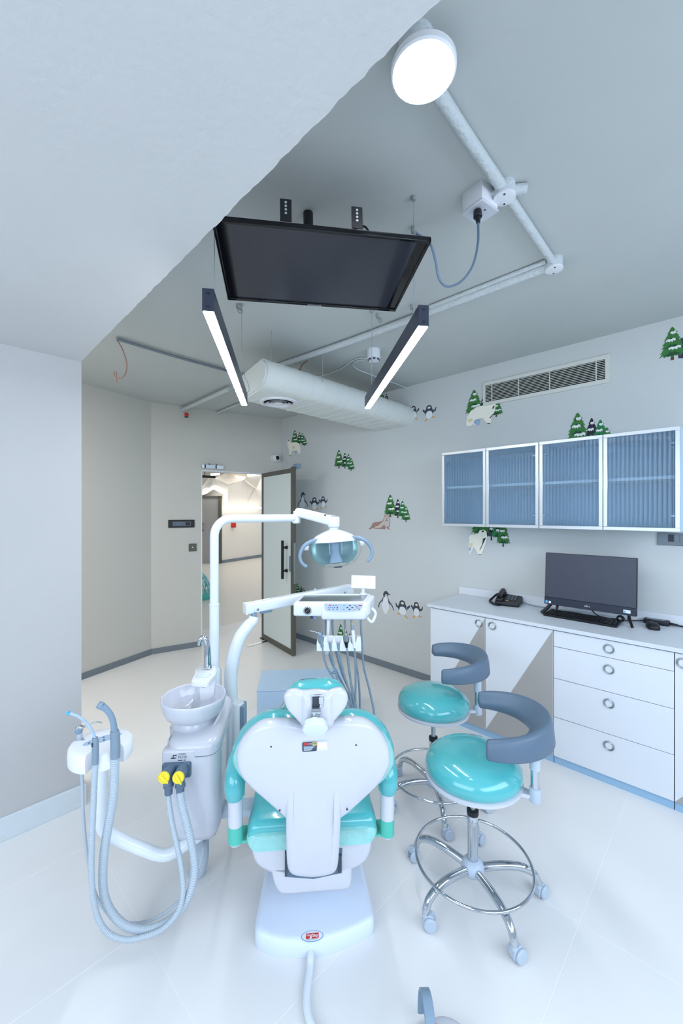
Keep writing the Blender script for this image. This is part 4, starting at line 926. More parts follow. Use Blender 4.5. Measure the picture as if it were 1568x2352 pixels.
text('lettering', 'ConFident', .0115, LT @ Matrix.Translation((0, .0025, .0014)) @ Matrix.Rotation(-.10, 4, 'Z'), 'paper', lo, K, .88, .15, .0002)
bm = B(); pillow(bm, [(-.010, -.009), (-.003, -.009), (-.002, -.002), (-.004, .001), (-.007, -.001), (-.009, -.005)], [(0, .0), (0, .0015)], LT); pillow(bm, [(.0, -.004), (.01, -.003), (.02, -.009), (.022, -.009), (.012, -.0005), (.0, -.002)], [(0, .0), (0, .0015)], LT); obj('logo_mark', bm, 'paper', lo, K, 0)
text('lettering', 'RELIABLE TECHNOLOGY', .0034, LT @ Matrix.Translation((0, -.0115, .0009)), 'ink', lo, K)
fh = [at(*p) for p in ((714, 2181, 1.452), (713, 2196, 1.433), (711, 2225, 1.402), (706, 2265, 1.352), (704, 2300, 1.306), (710, 2335, 1.262), (730, 2372, 1.222), (770, 2410, 1.18))]
for p in fh[2:]: p.z = .0125
obj('base_hose', tube(B(), fh, .0125, 14, 10, ribs=.0055, ramp=.0008), 'hose_white', ch, V)

# ================================================================ utility box at the foot of the chair
ub = thing('utility_box', 'pale blue utility cover box on the floor at the foot of the chair', 'box', (-.03, 3.16, 0), K)
obj('casing', mbox(-.345, .286, 2.97, 3.35, 0, .293, .002, 1), 'box_blue', ub, K); obj('lid', mbox(-.347, .288, 2.968, 3.352, .2945, .30, .0015, 1), 'box_blue', ub, K)
bm = B(); torus(bm, (.23, 3.25, .3005), .02, .003, I4, 20, 6); obj('cable_grommet', bm, 'slate', ub, K)

# ================================================================ cuspidor unit
cx, cy = -.44, 1.81
us = thing('cuspidor_unit', 'white cuspidor cabinet with round spittoon bowl and cup filler tap', 'dental unit', (cx, cy, .27), K)
def ur(z, i, x0=-.545, x1=-.335, y0=1.635, y1=1.985, r=.055): return [(p[0], p[1], z) for p in inset2(rrect(x0, x1, y0, y1, r, 6), i)]
def ring2(z0_, z1_, i, **k): return [(x, y, z0_+(z1_-z0_)*(y-1.635)/.35) for x, y, _ in ur(0, i, **k)]
obj('cabinet', loft(B(), [ring2(.275, .275, .04), ring2(.285, .285, .022), ring2(.32, .32, .008), ring2(.42, .42, .001), ring2(.625, .665, 0)]), 'white_gloss', us, K, 50)
obj('lid', loft(B(), [ring2(.629, .669, .0015), ring2(.655, .70, .002), ring2(.668, .718, .008), ring2(.675, .727, .022), ring2(.677, .73, .05)]), 'white_gloss', us, K, 60)
obj('side_panel', mbox(-.552, -.544, 1.69, 1.95, .36, .67, .003, 1), 'white_plastic', us, K)
by = Vector((-.473, 1.794, 0))
bw = obj('bowl', lathe(B(), [(.126, .80), (.130, .8015), (.133, .797), (.132, .785), (.126, .755), (.112, .728), (.085, .712), (.082, .709), (.086, .70), (.09, .688), (.088, .68), (.02, .68)][::-1]+[(.123, .796), (.118, .76), (.10, .735), (.07, .722), (.02, .718)], by, 56), 'white_gloss', us, K, 60)
obj('drain', lathe(B(), [(.016, .7185), (.014, .721), (.004, .7212)], by, 20), 'chrome', bw, K)
obj('bowl_base', lathe(B(), [(.092, .655), (.096, .66), (.096, .676), (.088, .682)], by, 48), 'white_gloss', us, K, 60)
rib_p = [k_of(at(*p)) for p in ((514, 1590, 1.80), (512, 1618, 1.76), (500, 1650, 1.72), (488, 1672, 1.70))]
obj('bowl_trim', tube(B(), rib_p, .006, 8, 5), 'white_gloss', us, K)
# cup stand and tap
fp = k_of(at(477, 1529, 1.86)); zpl = .868
pl = [k_of(atz(x, y, zpl)) for x, y in ((462, 1529), (497, 1529), (496, 1546), (478, 1566), (438, 1564), (448, 1545), (446, 1538))]
pl = roundpoly([(p.x, p.y) for p in pl], .015, 3)
obj('cup_stand', pillow(B(), pl, rprof(.842, zpl, .004, 3)), 'white_plastic', us, K, 50)
c0 = k_of(atz(467, 1552, zpl)); bm = B(); torus(bm, (c0.x, c0.y, zpl), .029, .0025, I4, 32, 6); obj('cup_ring', bm, 'white_gloss', us, K)
obj('cup_recess', disc(B(), (c0.x, c0.y, zpl-.001), .027, I4, 28, .0016), 'pale_blue_white', us, K)
obj('stand_column', mbox(fp.x-.035, fp.x+.035, fp.y-.02, fp.y+.035, .68, .85, .012, 2), 'white_plastic', us, K)
obj('nozzle', cyl(B(), (c0.x+.008, c0.y-.03, .845), (c0.x+.008, c0.y-.03, .828), .005, 10, .001), 'steel', us, K)
tp = [fp+Vector(p) for p in ((0, 0, -.01), (-.001, 0, .05), (-.004, 0, .10), (-.012, -.003, .125), (-.026, -.006, .128), (-.034, -.008, .112), (-.035, -.008, .098))]
tpo = obj('tap', tube(B(), tp, [.0165, .0155, .0135, .0125, .0115, .0105, .010], 16, 7), 'chrome', us, K, 60)
obj('tap_collar', lathe(B(), [(.019, -.008), (.019, .0), (.016, .003)], fp, 22), 'chrome', tpo, K)
# filter valve block
VB = k_of(at(408, 1765, 1.578)); VT = Matrix.Translation(VB)
obj('valve_plate', pillow(B(), roundpoly([(-.058, -.035), (.05, -.035), (.05, .022), (-.058, .022)], .008), [(0, -.05), (0, .004), (.003, .008)], Matrix.Translation(VB) @ Matrix.Rotation(PI/2, 4, 'X')), 'slate', us, K)
bz = k_of(at(440, 1770, 1.60)); obj('valve_shroud', mbox(VB.x-.064, VB.x+.066, VB.y+.006, VB.y+.06, VB.z-.055, VB.z+.066, .012, 3), 'white_gloss', us, K)
outs = []
for kx, px0_, px1_ in ((377, 393, 385), (410, 420, 412)):
    a0 = k_of(at(px0_, 1765, 1.572)); a1 = k_of(at(kx, 1785, 1.515)); e = k_of(at(px1_+2, 1806, 1.53)); outs.append(e)
    bm = B(); cyl(bm, a0, a1, .021, 20, .003, .0215); obj('valve_body', bm, 'slate', us, K)
    dirv = (a1-a0).normalized(); kn = B(); cyl(kn, a1-dirv*.003, a1+dirv*.008, .0212, 26, .002)
    ku = dirv.cross(Vector((0, 0, 1))).normalized(); kv = ku.cross(dirv)
    w = (ku*-.75+kv*-.66 if kx == 377 else ku*-.5+kv*-.86); w = Vector(w).normalized()
    tube(kn, [a1+dirv*.010-w*.016, a1+dirv*.012, a1+dirv*.010+w*.024], [.005, .006, .0035], 6, 3); obj('valve_knob', kn, 'yellow', us, K, 30)
    bm = B(); cyl(bm, a1.lerp(a0, .25)+Vector((0, 0, -.004)), e+Vector((0, 0, .006)), .017, 16, .002); cyl(bm, e+Vector((0, 0, .008)), e+Vector((0, 0, -.004)), .019, 16, .003); cyl(bm, e+Vector((0, 0, -.002)), e+Vector((0, 0, -.03)), .0145, 16, .002); obj('hose_coupling', bm, 'slate', us, K)
tz = k_of(at(416, 1741, 1.58)); tz.y = VB.y+.0056; TT = Matrix.Translation(tz) @ Matrix.Rotation(PI/2, 4, 'X')
text('lettering', 'CLEAN', .010, TT @ Matrix.Translation((.002, .012, 0)), 'ink', us, K, .9)
text('lettering', 'FILTER', .013, TT @ Matrix.Translation((.004, 0, 0)), 'ink', us, K, .85)
bm = B(); box(bm, -.014, .004, -.013, -.0105, 0, .0004, 0, 1, TT); box(bm, .008, .016, -.013, -.0105, 0, .0004, 0, 1, TT); box(bm, -.040, -.022, -.004, .0, 0, .0004, 0, 1, TT); box(bm, -.032, -.018, .007, .0105, 0, .0004, 0, 1, TT); box(bm, -.033, -.030, .0, .009, 0, .0004, 0, 1, TT); obj('printed_mark', bm, 'ink', us, K, 0)
br = k_of(at(505, 1890, 1.72)); obj('chair_bracket', mbox(-.36, -.20, 1.72, 1.80, .315, .345, .004, 1), 'grey_plastic', us, K)
dh = [k_of(at(x, y, d)) for x, y, d in ((458, 1915, 1.74), (460, 1950, 1.75), (458, 1980, 1.765), (452, 2006, 1.79))]; dh[-1].z = .0
obj('drain_hose', tube(B(), dh, .036, 18, 10, ribs=.011, ramp=.004), 'hose_grey', us, K)
# operating light: pole, arms, lamp head
ol_ = thing('operating_light', 'white dental operating light on a bent pole with clear reflector head', 'operating light', (-.443, 2.05, .3), K)
pb = k_of(at(492, 1500, 2.0))
pts = [Vector((pb.x, pb.y, .30)), Vector((pb.x, pb.y, 1.13))]
obj('pole_base', lathe(B(), [(.034, .28), (.034, .80), (.028, .82)], (pb.x, pb.y, 0), 24), 'white_paint_metal', ol_, K)
obj('pole', cyl(B(), (pb.x, pb.y, .8), (pb.x, pb.y, 1.131), .0232, 26), 'white_paint_metal', ol_, K)
obj('pole_collar', cyl(B(), (pb.x, pb.y, 1.128), (pb.x, pb.y, 1.134), .0245, 26, .001), 'white_paint_metal', ol_, K)
e0 = k_of(at(680, 1191, 2.28)); zt = 1.550; cdir = Vector((e0.x-pb.x, e0.y-pb.y, 0)); Lr = cdir.length; cdir.normalize()
R_ = .085; bend = [Vector((pb.x, pb.y, 1.132)), Vector((pb.x, pb.y, 1.3)), Vector((pb.x, pb.y, zt-R_))]+[Vector((pb.x, pb.y, zt-R_))+cdir*R_*(1-math.cos(PI/2*i/8))+Vector((0, 0, R_*math.sin(PI/2*i/8))) for i in range(1, 9)]+[Vector((e0.x, e0.y, zt))-cdir*(Lr-R_)*.5, Vector((e0.x, e0.y, zt))]
obj('pole_arm', tube(B(), bend, .0212, 22, 0), 'white_paint_metal', ol_, K, 60)
obj('knuckle', lathe(B(), [(.018, -.03), (.024, -.024), (.024, .02), (.016, .026), (.016, .04)], (e0.x, e0.y, zt), 26), 'white_paint_metal', ol_, K)
a1 = k_of(at(684, 1176, 2.28)); a2 = k_of(at(766, 1197, 2.16))
aT = frame3(a1, a2-a1, Vector((-(a2-a1).y, (a2-a1).x, 0))); al = (a2-a1).length
bm = B(); loft(bm, [[aT @ Vector((x, y, z)) for y, z in rrect(-w_, w_, -w_*1.05, w_*1.05, w_*.55, 4)] for x, w_ in ((-.012, .014), (.0, .022), (.03, .0245), (al*.8, .0255), (al*.97, .0275))]); obj('spring_arm', bm, 'white_paint_metal', ol_, K, 50)
obj('knuckle_cap', lathe(B(), [(.012, -.03), (.03, -.03), (.032, -.026), (.032, .018), (.028, .024)], a2, 30), 'white_paint_metal', ol_, K)
obj('cap_disc', lathe(B(), [(.025, .023), (.025, .0265), (.02, .0275)], a2, 30), 'slate_light', ol_, K)
obj('arm_slot', box(B(), al*.80, al*.83, -.0262, .0262, .018, .027, 0, 1, aT), 'ink', ol_, K)
obj('neck', lathe(B(), [(.02, -.085), (.021, -.055), (.026, -.032)], a2, 26), 'white_paint_metal', ol_, K)
hc_ = k_of(at(768, 1258, 2.16)); HD = Matrix.Translation(hc_) @ Matrix.Rotation(math.radians(3), 4, 'Z') @ Matrix.Rotation(math.radians(-4), 4, 'Y')
def hring(rx, ry, z, n=48): return [HD @ Vector((rx*math.cos(2*PI*k/n), ry*math.sin(2*PI*k/n), z)) for k in range(n)]
hd2 = obj('head_cover', loft(B(), [hring(.128, .078, .034), hring(.122, .073, .045), hring(.098, .058, .066), hring(.066, .042, .082), hring(.034, .03, .094), hring(.018, .02, .10)]), 'white_gloss', ol_, K, 60)
obj('lens', loft(B(), [hring(.130, .079, .0325), hring(.142, .09, .010), hring(.143, .092, -.018), hring(.132, .085, -.05), hring(.106, .07, -.078), hring(.066, .045, -.096), hring(.03, .022, -.103)]), 'thin_glass', ol_, K, 60)
obj('reflector', loft(B(), [[HD @ Vector((.122*math.cos(t)*s_, .07*math.sin(t)*s_, z_)) for t in [PI*i/20 for i in range(21)]] for s_, z_ in ((1, .03), (1.02, -.005), (.97, -.04), (.80, -.07), (.5, -.088))], (False, False), False), 'reflector', ol_, K, 60)
obj('bulb_cover', loft(B(), [[HD @ Vector((x, y, z)) for x, y in rrect(-w_, w_, -w_*.8-.01, w_*.8-.01, w_*.4, 4)] for w_, z in ((.028, .03), (.026, -.04), (.034, -.062), (.036, -.075), (.015, -.082))]), 'slate_light', ol_, K, 50)
for s in (-1, 1):
    obj('bulb_rod', cyl(B(), HD @ Vector((s*.031, -.045, .03)), HD @ Vector((s*.031, -.045, -.03)), .004, 8), 'chrome', ol_, K)
    obj('pivot', cyl(B(), HD @ Vector((s*.136, 0, .012)), HD @ Vector((s*.160, 0, .012)), .014, 16, .003), 'white_plastic', ol_, K)
    pts = [HD @ Vector(p) for p in ((s*.085, -.03, .052), (s*.125, -.045, .045), (s*.165, -.055, .022), (s*.186, -.06, -.018), (s*.182, -.064, -.052), (s*.166, -.068, -.072), (s*.156, -.068, -.076))]
    obj('handle', tube(B(), pts, [.006, .011, .0105, .009, .008, .008, .009], 14, 6), 'slate_light', ol_, K, 60)
obj('lens_clip', box(B(), -.012, .03, -.03, -.012, -.104, -.099, .001, 1, HD), 'label_dark', ol_, K)

# ================================================================ delivery unit: arm, tray, instrument holder
du_ = thing('delivery_unit', 'white instrument delivery tray with control panel on a swinging arm', 'dental unit', k_of(at(543, 1650, 2.0)), K)
sp_ = k_of(at(543, 1650, 2.0))
obj('socket_post', lathe(B(), [(.036, .30), (.036, .648), (.031, .655)], (sp_.x, sp_.y, 0), 26), 'white_paint_metal', du_, K)
obj('post_cover', mbox(sp_.x+.012, sp_.x+.046, sp_.y-.03, sp_.y+.03, .33, .645, .006, 1), 'slate_light', du_, K)
pts = [k_of(at(x, y, d)) for x, y, d in ((533, 1650, 2.0), (531, 1600, 2.0), (530, 1555, 2.0), (536, 1508, 2.0), (551, 1464, 2.01), (571, 1436, 2.03), (580, 1426, 2.04), (583, 1416, 2.045))]
obj('arm_tube', tube(B(), pts, [.030, .031, .032, .032, .031, .029, .027, .024], 22, 7), 'white_paint_metal', du_, K, 60)
j = k_of(at(583, 1412, 2.05)); obj('joint', cyl(B(), j+Vector((0, 0, -.012)), j+Vector((0, 0, .03)), .0135, 18), 'slate_light', du_, K)
A1 = k_of(at(563, 1397, 2.04)); A2 = k_of(at(806, 1351, 2.36)); AT = frame3(A1, A2-A1, Vector((-(A2-A1).y, (A2-A1).x, 0))); AL = (A2-A1).length
bm = B(); loft(bm, [[AT @ Vector((x, y, z)) for y, z in rrect(-.026, .026, -.028, h_, .008, 3)] for x, h_ in ((0, .024), (AL*.4, .026), (AL, .024))]); obj('swing_arm', bm, 'white_paint_metal', du_, K, 50)
obj('arm_end', box(B(), -.004, .004, -.0275, .0275, -.0295, .0255, .002, 1, AT), 'white_plastic', du_, K)
for x in (.055, AL-.06): obj('pivot_bolt', cyl(B(), AT @ Vector((x, -.026, -.012)), AT @ Vector((x, -.030, -.012)), .007, 14, .001), 'chrome', du_, K)
obj('arm_knob', cyl(B(), AT @ Vector((AL*.63, 0, .02)), AT @ Vector((AL*.63, 0, .034)), .008, 12, .001), 'grey_plastic', du_, K)
obj('arm_pivot', cyl(B(), AT @ Vector((AL-.08, 0, -.02)), AT @ Vector((AL-.08, 0, -.075)), .016, 16), 'slate_light', du_, K)
obj('arm_cover', box(B(), .075, .14, -.004, .004, -.045, -.02, .003, 1, AT), 'slate_light', du_, K)
# tray body in the view frame
tp_ = [(-.237, 1.995), (-.055, 1.985), (.124, 1.99), (.142, 2.02), (.178, 2.19), (.165, 2.205), (-.205, 2.205), (-.215, 2.19)]
tp_ = roundpoly(tp_, .012, 3)
obj('tray_body', pillow(B(), tp_, rprof(1.073, 1.137, .009, 3)), 'white_plastic', du_, V, 50)
ptb = roundpoly([(-.10, 1.980), (.115, 1.980), (.132, 2.02), (.165, 2.17), (-.09, 2.17)], .014, 3)
obj('panel_body', pillow(B(), ptb, [(.012, 1.057), (.003, 1.062), (0, 1.07), (-.001, 1.09), (.004, 1.128), (.012, 1.136)]), 'white_plastic', du_, V, 50)
obj('tray_insert', pillow(B(), roundpoly([(-.215, 2.012), (.105, 2.012), (.142, 2.185), (-.195, 2.185)], .008, 3), [(0, 1.134), (0, 1.1385)]), 'steel', du_, V, 30)
bm = B(); ri = roundpoly([(-.215, 2.012), (.105, 2.012), (.142, 2.185), (-.195, 2.185)], .008, 3)
n_ = len(ri); RR = [[(p[0], p[1], z) for p in inset2(ri, d)] for d, z in ((0, 1.137), (-.003, 1.1435), (-.012, 1.144), (-.017, 1.136))]; loft(bm, RR, (False, False)); obj('tray_rim', bm, 'white_plastic', du_, V, 50)
gz = at(706, 1402, 1.988)
gm = B(); cyl(gm, gz+Vector((0, .01, 0)), gz+Vector((0, -.008, 0)), .0195, 28, .003); gg = obj('gauge', gm, 'chrome', du_, V)
obj('gauge_face', cyl(B(), gz+Vector((0, -.007, 0)), gz+Vector((0, -.0088, 0)), .0138, 24), 'black', gg, V)
obj('gauge_needle', tube(B(), [gz+Vector((-.007, -.0094, -.006)), gz+Vector((.007, -.0094, .006))], .0007, 4, 0), 'gold', gg, V)
p1_ = [at(x, y, 1.972) for x, y in ((744, 1388), (834, 1388), (826, 1403), (790, 1405), (749, 1403))]
pn = obj('control_panel', pillow(B(), roundpoly([(p.x, p.z) for p in p1_], .003, 2), [(0, -.02), (0, .0005)], frame3((0, 1.972, 0), (1, 0, 0), (0, 0, 1))), 'grey_plastic', du_, V, 0)
def pbtn(px, py, w, m): 
    p = at(px, py, 1.9712); return obj('button', box(B(), p.x-w, p.x+w, p.y-.0008, p.y+.002, p.z-.0026, p.z+.0026, .0008, 1), m, pn, V, 0)
for x, y, w, m in ((757.5, 1390.5, .0055, 'red'), (765, 1390.5, .0028, 'slate'), (771.5, 1390.5, .0028, 'slate'), (754, 1395.3, .0028, 'slate_light'), (758.5, 1395.3, .003, 'ring_blue'), (763, 1395.3, .003, 'ring_blue'), (768, 1395.3, .003, 'slate'), (774.5, 1395.3, .003, 'ink'), (755.5, 1399.6, .0028, 'slate'), (765, 1399.6, .0028, 'slate'), (774, 1399.6, .0028, 'slate'), (790, 1391, .0038, 'sticker_blue'), (789, 1399.5, .0036, 'sticker_blue'), (803.5, 1391, .0042, 'ink'), (797.5, 1395.4, .0042, 'ink'), (808.5, 1395.4, .0042, 'ink'), (802.5, 1399.8, .0042, 'ink'), (815, 1390.8, .0028, 'slate'), (818.5, 1393.6, .0028, 'slate'), (821.5, 1396.5, .0028, 'slate'), (825, 1399.4, .0028, 'slate'), (814, 1399.6, .0038, 'orange'), (827, 1391, .0085, 'red')): pbtn(x, y, w, m)
obj('knob', cyl(B(), at(715, 1416, 2.0), at(715, 1417.5, 2.0)+Vector((0, 0, -.006)), .008, 12), 'ink', du_, V); obj('knob', cyl(B(), at(723, 1416, 2.0), at(723, 1417.5, 2.0)+Vector((0, 0, -.006)), .005, 12), 'ring_blue', du_, V)
pts = [Vector(p) for p in ((.150, 2.03, 1.105), (.168, 2.03, 1.085), (.166, 2.03, 1.062), (.152, 2.02, 1.040), (.136, 2.02, 1.048), (.127, 2.02, 1.062))]
obj('side_handle', tube(B(), pts, .0072, 12, 7), 'white_plastic', du_, V, 60)
mo = at(834, 1337, 2.2); mT = Matrix.Translation(mo) @ Matrix.Rotation(math.radians(-22), 4, 'X') @ Matrix.Rotation(math.radians(2), 4, 'Y')
scm = obj('film_viewer', box(B(), -.066, .066, -.006, .012, -.036, .036, .005, 2, mT), 'white_plastic', du_, V)
obj('viewer_panel', box(B(), -.052, .052, -.0066, -.0055, -.025, .025, .0, 1, mT), 'paper', scm, V)
obj('viewer_post', mbox(mo.x-.009, mo.x+.007, mo.y-.004, mo.y+.016, 1.137, mo.z-.025, .002, 1), 'white_plastic', du_, V)
obj('viewer_foot', mbox(mo.x-.017, mo.x+.016, mo.y-.02, mo.y+.012, 1.137, 1.149, .003, 1), 'white_plastic', du_, V)
obj('holder_post', cyl(B(), at(754, 1422, 2.02), at(751.5, 1502, 2.02), .0085, 16, .002), 'white_paint_metal', du_, V)
# holder bar with five cradles
hb0 = at(728, 1460, 1.985); hb1 = at(829, 1492, 1.985); ih = hb0.z-hb1.z; iw = hb1.x-hb0.x
xs_ = [737, 758, 776.5, 795, 811]; bm = B(); prof = [(hb0.x, hb1.z), (hb0.x-.001, hb1.z+ih*.55), (hb0.x+.004, hb0.z)]
for i, px in enumerate(xs_):
    cx_ = at(px, 1470, 1.985).x; prof += [(cx_-.0165, hb0.z), (cx_-.0135, hb0.z-ih*.34), (cx_-.0055, hb0.z-ih*.52), (cx_+.0055, hb0.z-ih*.52), (cx_+.0135, hb0.z-ih*.34), (cx_+.0165, hb0.z)]
prof += [(hb1.x-.003, hb0.z), (hb1.x, hb1.z+ih*.5), (hb1.x, hb1.z)]
FR = frame3((0, 1.985, 0), (1, 0, 0), (0, 0, 1))
pillow(bm, prof, [(0, -.0), (0, .022)], FR); obj('instrument_holder', bm, 'white_plastic', du_, V, 30)
obj('holder_back', mbox(hb0.x+.003, hb1.x-.002, 1.985, 1.999, hb1.z+.004, hb0.z-.002, .003, 1), 'white_plastic', du_, V)
# five handpieces with their cords, each resting in a cradle
def inst(name, label, parts, cord_down, cord_up, cat='dental handpiece'):
    p0 = at(*parts[0][0]); t = thing(name, label, cat, at(cord_down[0][0], cord_down[0][1], 1.965), V, 'instruments hanging in the holder')
    for nm, pts, r, m in [(q[1], q[2], q[3], q[4]) for q in parts]:
        obj(nm, tube(B(), [at(*p) for p in pts], r, 12, 3 if len(pts) > 2 else 0), m, t, V, 50)
    n = len(cord_down); dn = [at(x, y, 1.965+.03*i/n) for i, (x, y) in enumerate(cord_down)]
    n = len(cord_up); u_ = [at(x, y, 2.03+.02*i/n) for i, (x, y) in enumerate(cord_up)]
    lp = [dn[-1].lerp(u_[0], .25)+Vector((0, 0, -.07)), dn[-1].lerp(u_[0], .75)+Vector((0, 0, -.07))]
    obj('cord', tube(B(), dn+lp+u_, .0052, 10, 7), 'hose_dark', t, V, 60)
DI = 1.965
inst('air_water_syringe', 'air and water syringe with fine steel nozzle, leftmost in the white holder',
     [((737, 1470, DI), 'handle', [(740, 1486, DI), (738, 1472, DI), (737.5, 1464, DI)], [.0085, .0075, .0075], 'hose_dark'), ((0, 0, 1), 'head', [(737, 1466, DI), (735.5, 1458, DI), (741, 1455.5, DI)], [.0075, .012, .008], 'slate_light'), ((0, 0, 1), 'nozzle', [(735, 1456, DI), (724, 1452, DI), (714, 1449, DI-.01), (709, 1449.5, DI-.012)], [.0035, .0028, .0022, .0018], 'chrome'), ((0, 0, 1), 'button', [(740, 1456, DI-.008), (740, 1454, DI-.012)], .004, 'chrome')],
     [(740, 1486), (744, 1510), (752, 1535), (768, 1560), (788, 1590), (802, 1618), (812, 1642)], [(818, 1640), (796, 1590), (775, 1548), (759, 1515), (750, 1470), (747, 1424)])
for i, (px, py) in enumerate(((758, 1476), (776.5, 1477))):
    inst('handpiece_coupling', ('empty grey hose coupling in the second cradle of the white holder', 'empty grey hose coupling in the middle cradle of the white holder')[i],
         [((px, py, DI), 'coupling', [(px+1, py+14, DI), (px, py+2, DI), (px, py-1, DI)], [.0065, .0085, .0085], 'slate_light'), ((0, 0, 1), 'tip', [(px, py+1, DI), (px, py-2, DI)], [.0095, .0085], 'chrome')],
         [(px+1, py+14), (px+5, py+36), (px+13, py+70), (px+24, py+108), (px+36-4*i, py+145), (px+50-11*i, py+170)],
         [((820, 1645), (803, 1590), (785, 1545), (772, 1500), (765, 1460), (763, 1424)), ((822, 1645), (812, 1600), (803, 1550), (797, 1500), (793, 1460), (791, 1424))][i])
inst('micromotor', 'steel micromotor with black sleeve in the fourth cradle of the white holder',
     [((795, 1470, DI), 'sleeve', [(796, 1487, DI), (795, 1478, DI), (795, 1473, DI)], [.0065, .0095, .0125], 'black'), ((0, 0, 1), 'motor', [(795, 1474, DI), (794, 1459, DI)], [.011, .0105], 'steel'), ((0, 0, 1), 'spring', [(794, 1459, DI), (793, 1455, DI), (793, 1450, DI), (792.5, 1445, DI)], [.006, .0045, .005, .0035], 'steel')],
     [(796, 1487), (799, 1510), (803, 1545), (808, 1585), (814, 1620), (819, 1650)], [(827, 1650), (826, 1600), (822, 1550), (812, 1490), (808, 1460), (807, 1424)])
inst('scaler', 'white ultrasonic scaler with gold tip in the right cradle of the holder',
     [((811, 1470, DI), 'handle', [(814, 1488, DI), (812, 1470, DI), (810.5, 1452, DI), (809.5, 1445, DI)], [.0065, .0085, .0085, .0072], 'white_plastic'), ((0, 0, 1), 'collar', [(809.6, 1446, DI), (809, 1437, DI), (808.5, 1434, DI)], [.0078, .0055, .0035], 'slate_light'), ((0, 0, 1), 'ring', [(809.7, 1446.6, DI), (809.6, 1445.4, DI)], .0082, 'walrus'), ((0, 0, 1), 'tip', [(808.7, 1435, DI), (808, 1429, DI), (808.5, 1425, DI)], [.0025, .0018, .001], 'gold')],
     [(814, 1488), (815.5, 1510), (816.5, 1560), (816, 1605), (817, 1650)], [(859, 1652), (856, 1620), (846, 1575), (835, 1530), (831, 1480), (828, 1424)])
# ================================================================ assistant console on its arm
an = thing('assistant_console', 'white round assistant console with blue key panel on a low curved arm', 'dental unit', (-.83, 1.46, .70), V)
AC = Vector((-.860, 1.462, 0)); NO = [math.radians(a) for a in (176, -79, -26)]
def notch(a):
    r = .103
    if 25 < math.degrees(a) % 360 < 155: r = .103-.012*math.sin((math.degrees(a) % 360-25)/130*PI)
    for n in NO:
        d = (a-n+PI) % (2*PI)-PI; w = abs(d)*.1
        if w < .0135: r = min(r, .066 if w < .0105 else .066+(w-.0105)/.003*.036)
    return r
obj('housing', loft(B(), [[(AC.x+(notch(2*PI*k/240)-d_)*math.cos(2*PI*k/240), AC.y+(notch(2*PI*k/240)-d_)*math.sin(2*PI*k/240), z) for k in range(240)] for d_, z in ((.05, .705), (.004, .705), (.001, .71), (0, .735), (.002, .757), (.006, .763), (.012, .766), (.05, .7665))]), 'white_plastic', an, V, 50)
PTm = Matrix.Translation((AC.x+.003, AC.y+.004, .7655)) @ Matrix.Rotation(math.radians(38), 4, 'Z')
kp = obj('key_panel', disc(B(), (0, 0, 0), .062, PTm, 36, .0012, .36), 'panel_blue', an, V, 0)
for x, y, m in ((-.042, 0, 'ink'), (-.02, -.009, 'ink'), (-.018, .009, 'ink'), (.004, .010, 'ink'), (.002, -.010, 'ink'), (.026, .010, 'ring_blue'), (.024, -.009, 'ring_blue'), (.046, .0, 'red')):
    obj('button', disc(B(), (x, y, .0012), .0034, PTm, 14, .0008), m, kp, V, 0)
pts = [(-.865, 1.475, .71), (-.872, 1.48, .60), (-.876, 1.485, .49), (-.868, 1.49, .425), (-.83, 1.51, .375), (-.75, 1.545, .305), (-.70, 1.565, .268), (-.66, 1.58, .26), (-.60, 1.62, .275), (-.52, 1.68, .30)]
obj('arm', tube(B(), pts, .0225, 20, 8), 'white_paint_metal', an, V, 60)

def hose(name, label, pts, D, r, ribs, tips, cat='suction hose'):
    n = len(pts)-1
    P = []
    for i, (x, y) in enumerate(pts):
        s = i/n; k = 0
        while k < len(D)-2 and s > D[k+1][0]: k += 1
        t = (s-D[k][0])/(D[k+1][0]-D[k][0]); P.append(at(x, y, D[k][1]+(D[k+1][1]-D[k][1])*t))
    t = thing(name, label, cat, P[0], V, 'instruments of the assistant console')
    for nm, pp, rr, m, rb in tips: obj(nm, tube(B(), [at(*p) for p in pp], rr, 16, 7 if len(pp) > 2 else 0, ribs=rb), m, t, V, 60)
    obj('hose', tube(B(), P, r, 14, 10, ribs=ribs, ramp=r*.15), 'hose_grey', t, V, 28)
    return t
D0 = 1.385
t = hose('suction_handpiece', 'thick grey suction handpiece with curved ribbed nozzle in the console right notch',
     [(264, 1738), (263, 1770), (260, 1830), (250, 1890), (240, 1950), (236, 2010), (240, 2060), (258, 2098), (285, 2124), (318, 2135), (352, 2132), (388, 2115), (418, 2085), (438, 2045), (447, 2000), (443, 1955), (432, 1905), (421, 1860), (415, 1830), (414, 1816)],
     [(0, 1.392), (.35, 1.46), (.6, 1.48), (1, 1.53)], .0148, .0085,
     [('handle', [(265, 1740, 1.39), (265, 1715, 1.39), (264, 1690, 1.39), (263, 1678, 1.39)], [.0145, .0155, .0155, .0135], 'hose_dark', 0), ('nozzle', [(263, 1682, 1.39), (260, 1658, 1.385), (254, 1642, 1.38), (244, 1629, 1.375), (234, 1622, 1.37)], [.0105, .0098, .0094, .0098, .0118], 'slate_light', 0)])
a = at(234, 1622, 1.37); b = at(225, 1618, 1.366); bm = B(); tube(bm, [a, a.lerp(b, .5), b], [.0118, .0122, .0112], 16, 2, cap=False); obj('nozzle_mouth', bm, 'slate_light', t, V, 60)
obj('mouth_bore', disc(B(), (0, 0, 0), .0095, frame3(a.lerp(b, .75), (b-a).cross(Vector((0, 0, 1))), (b-a).cross((b-a).cross(Vector((0, 0, 1))))), 16, .001), 'slate', t, V)
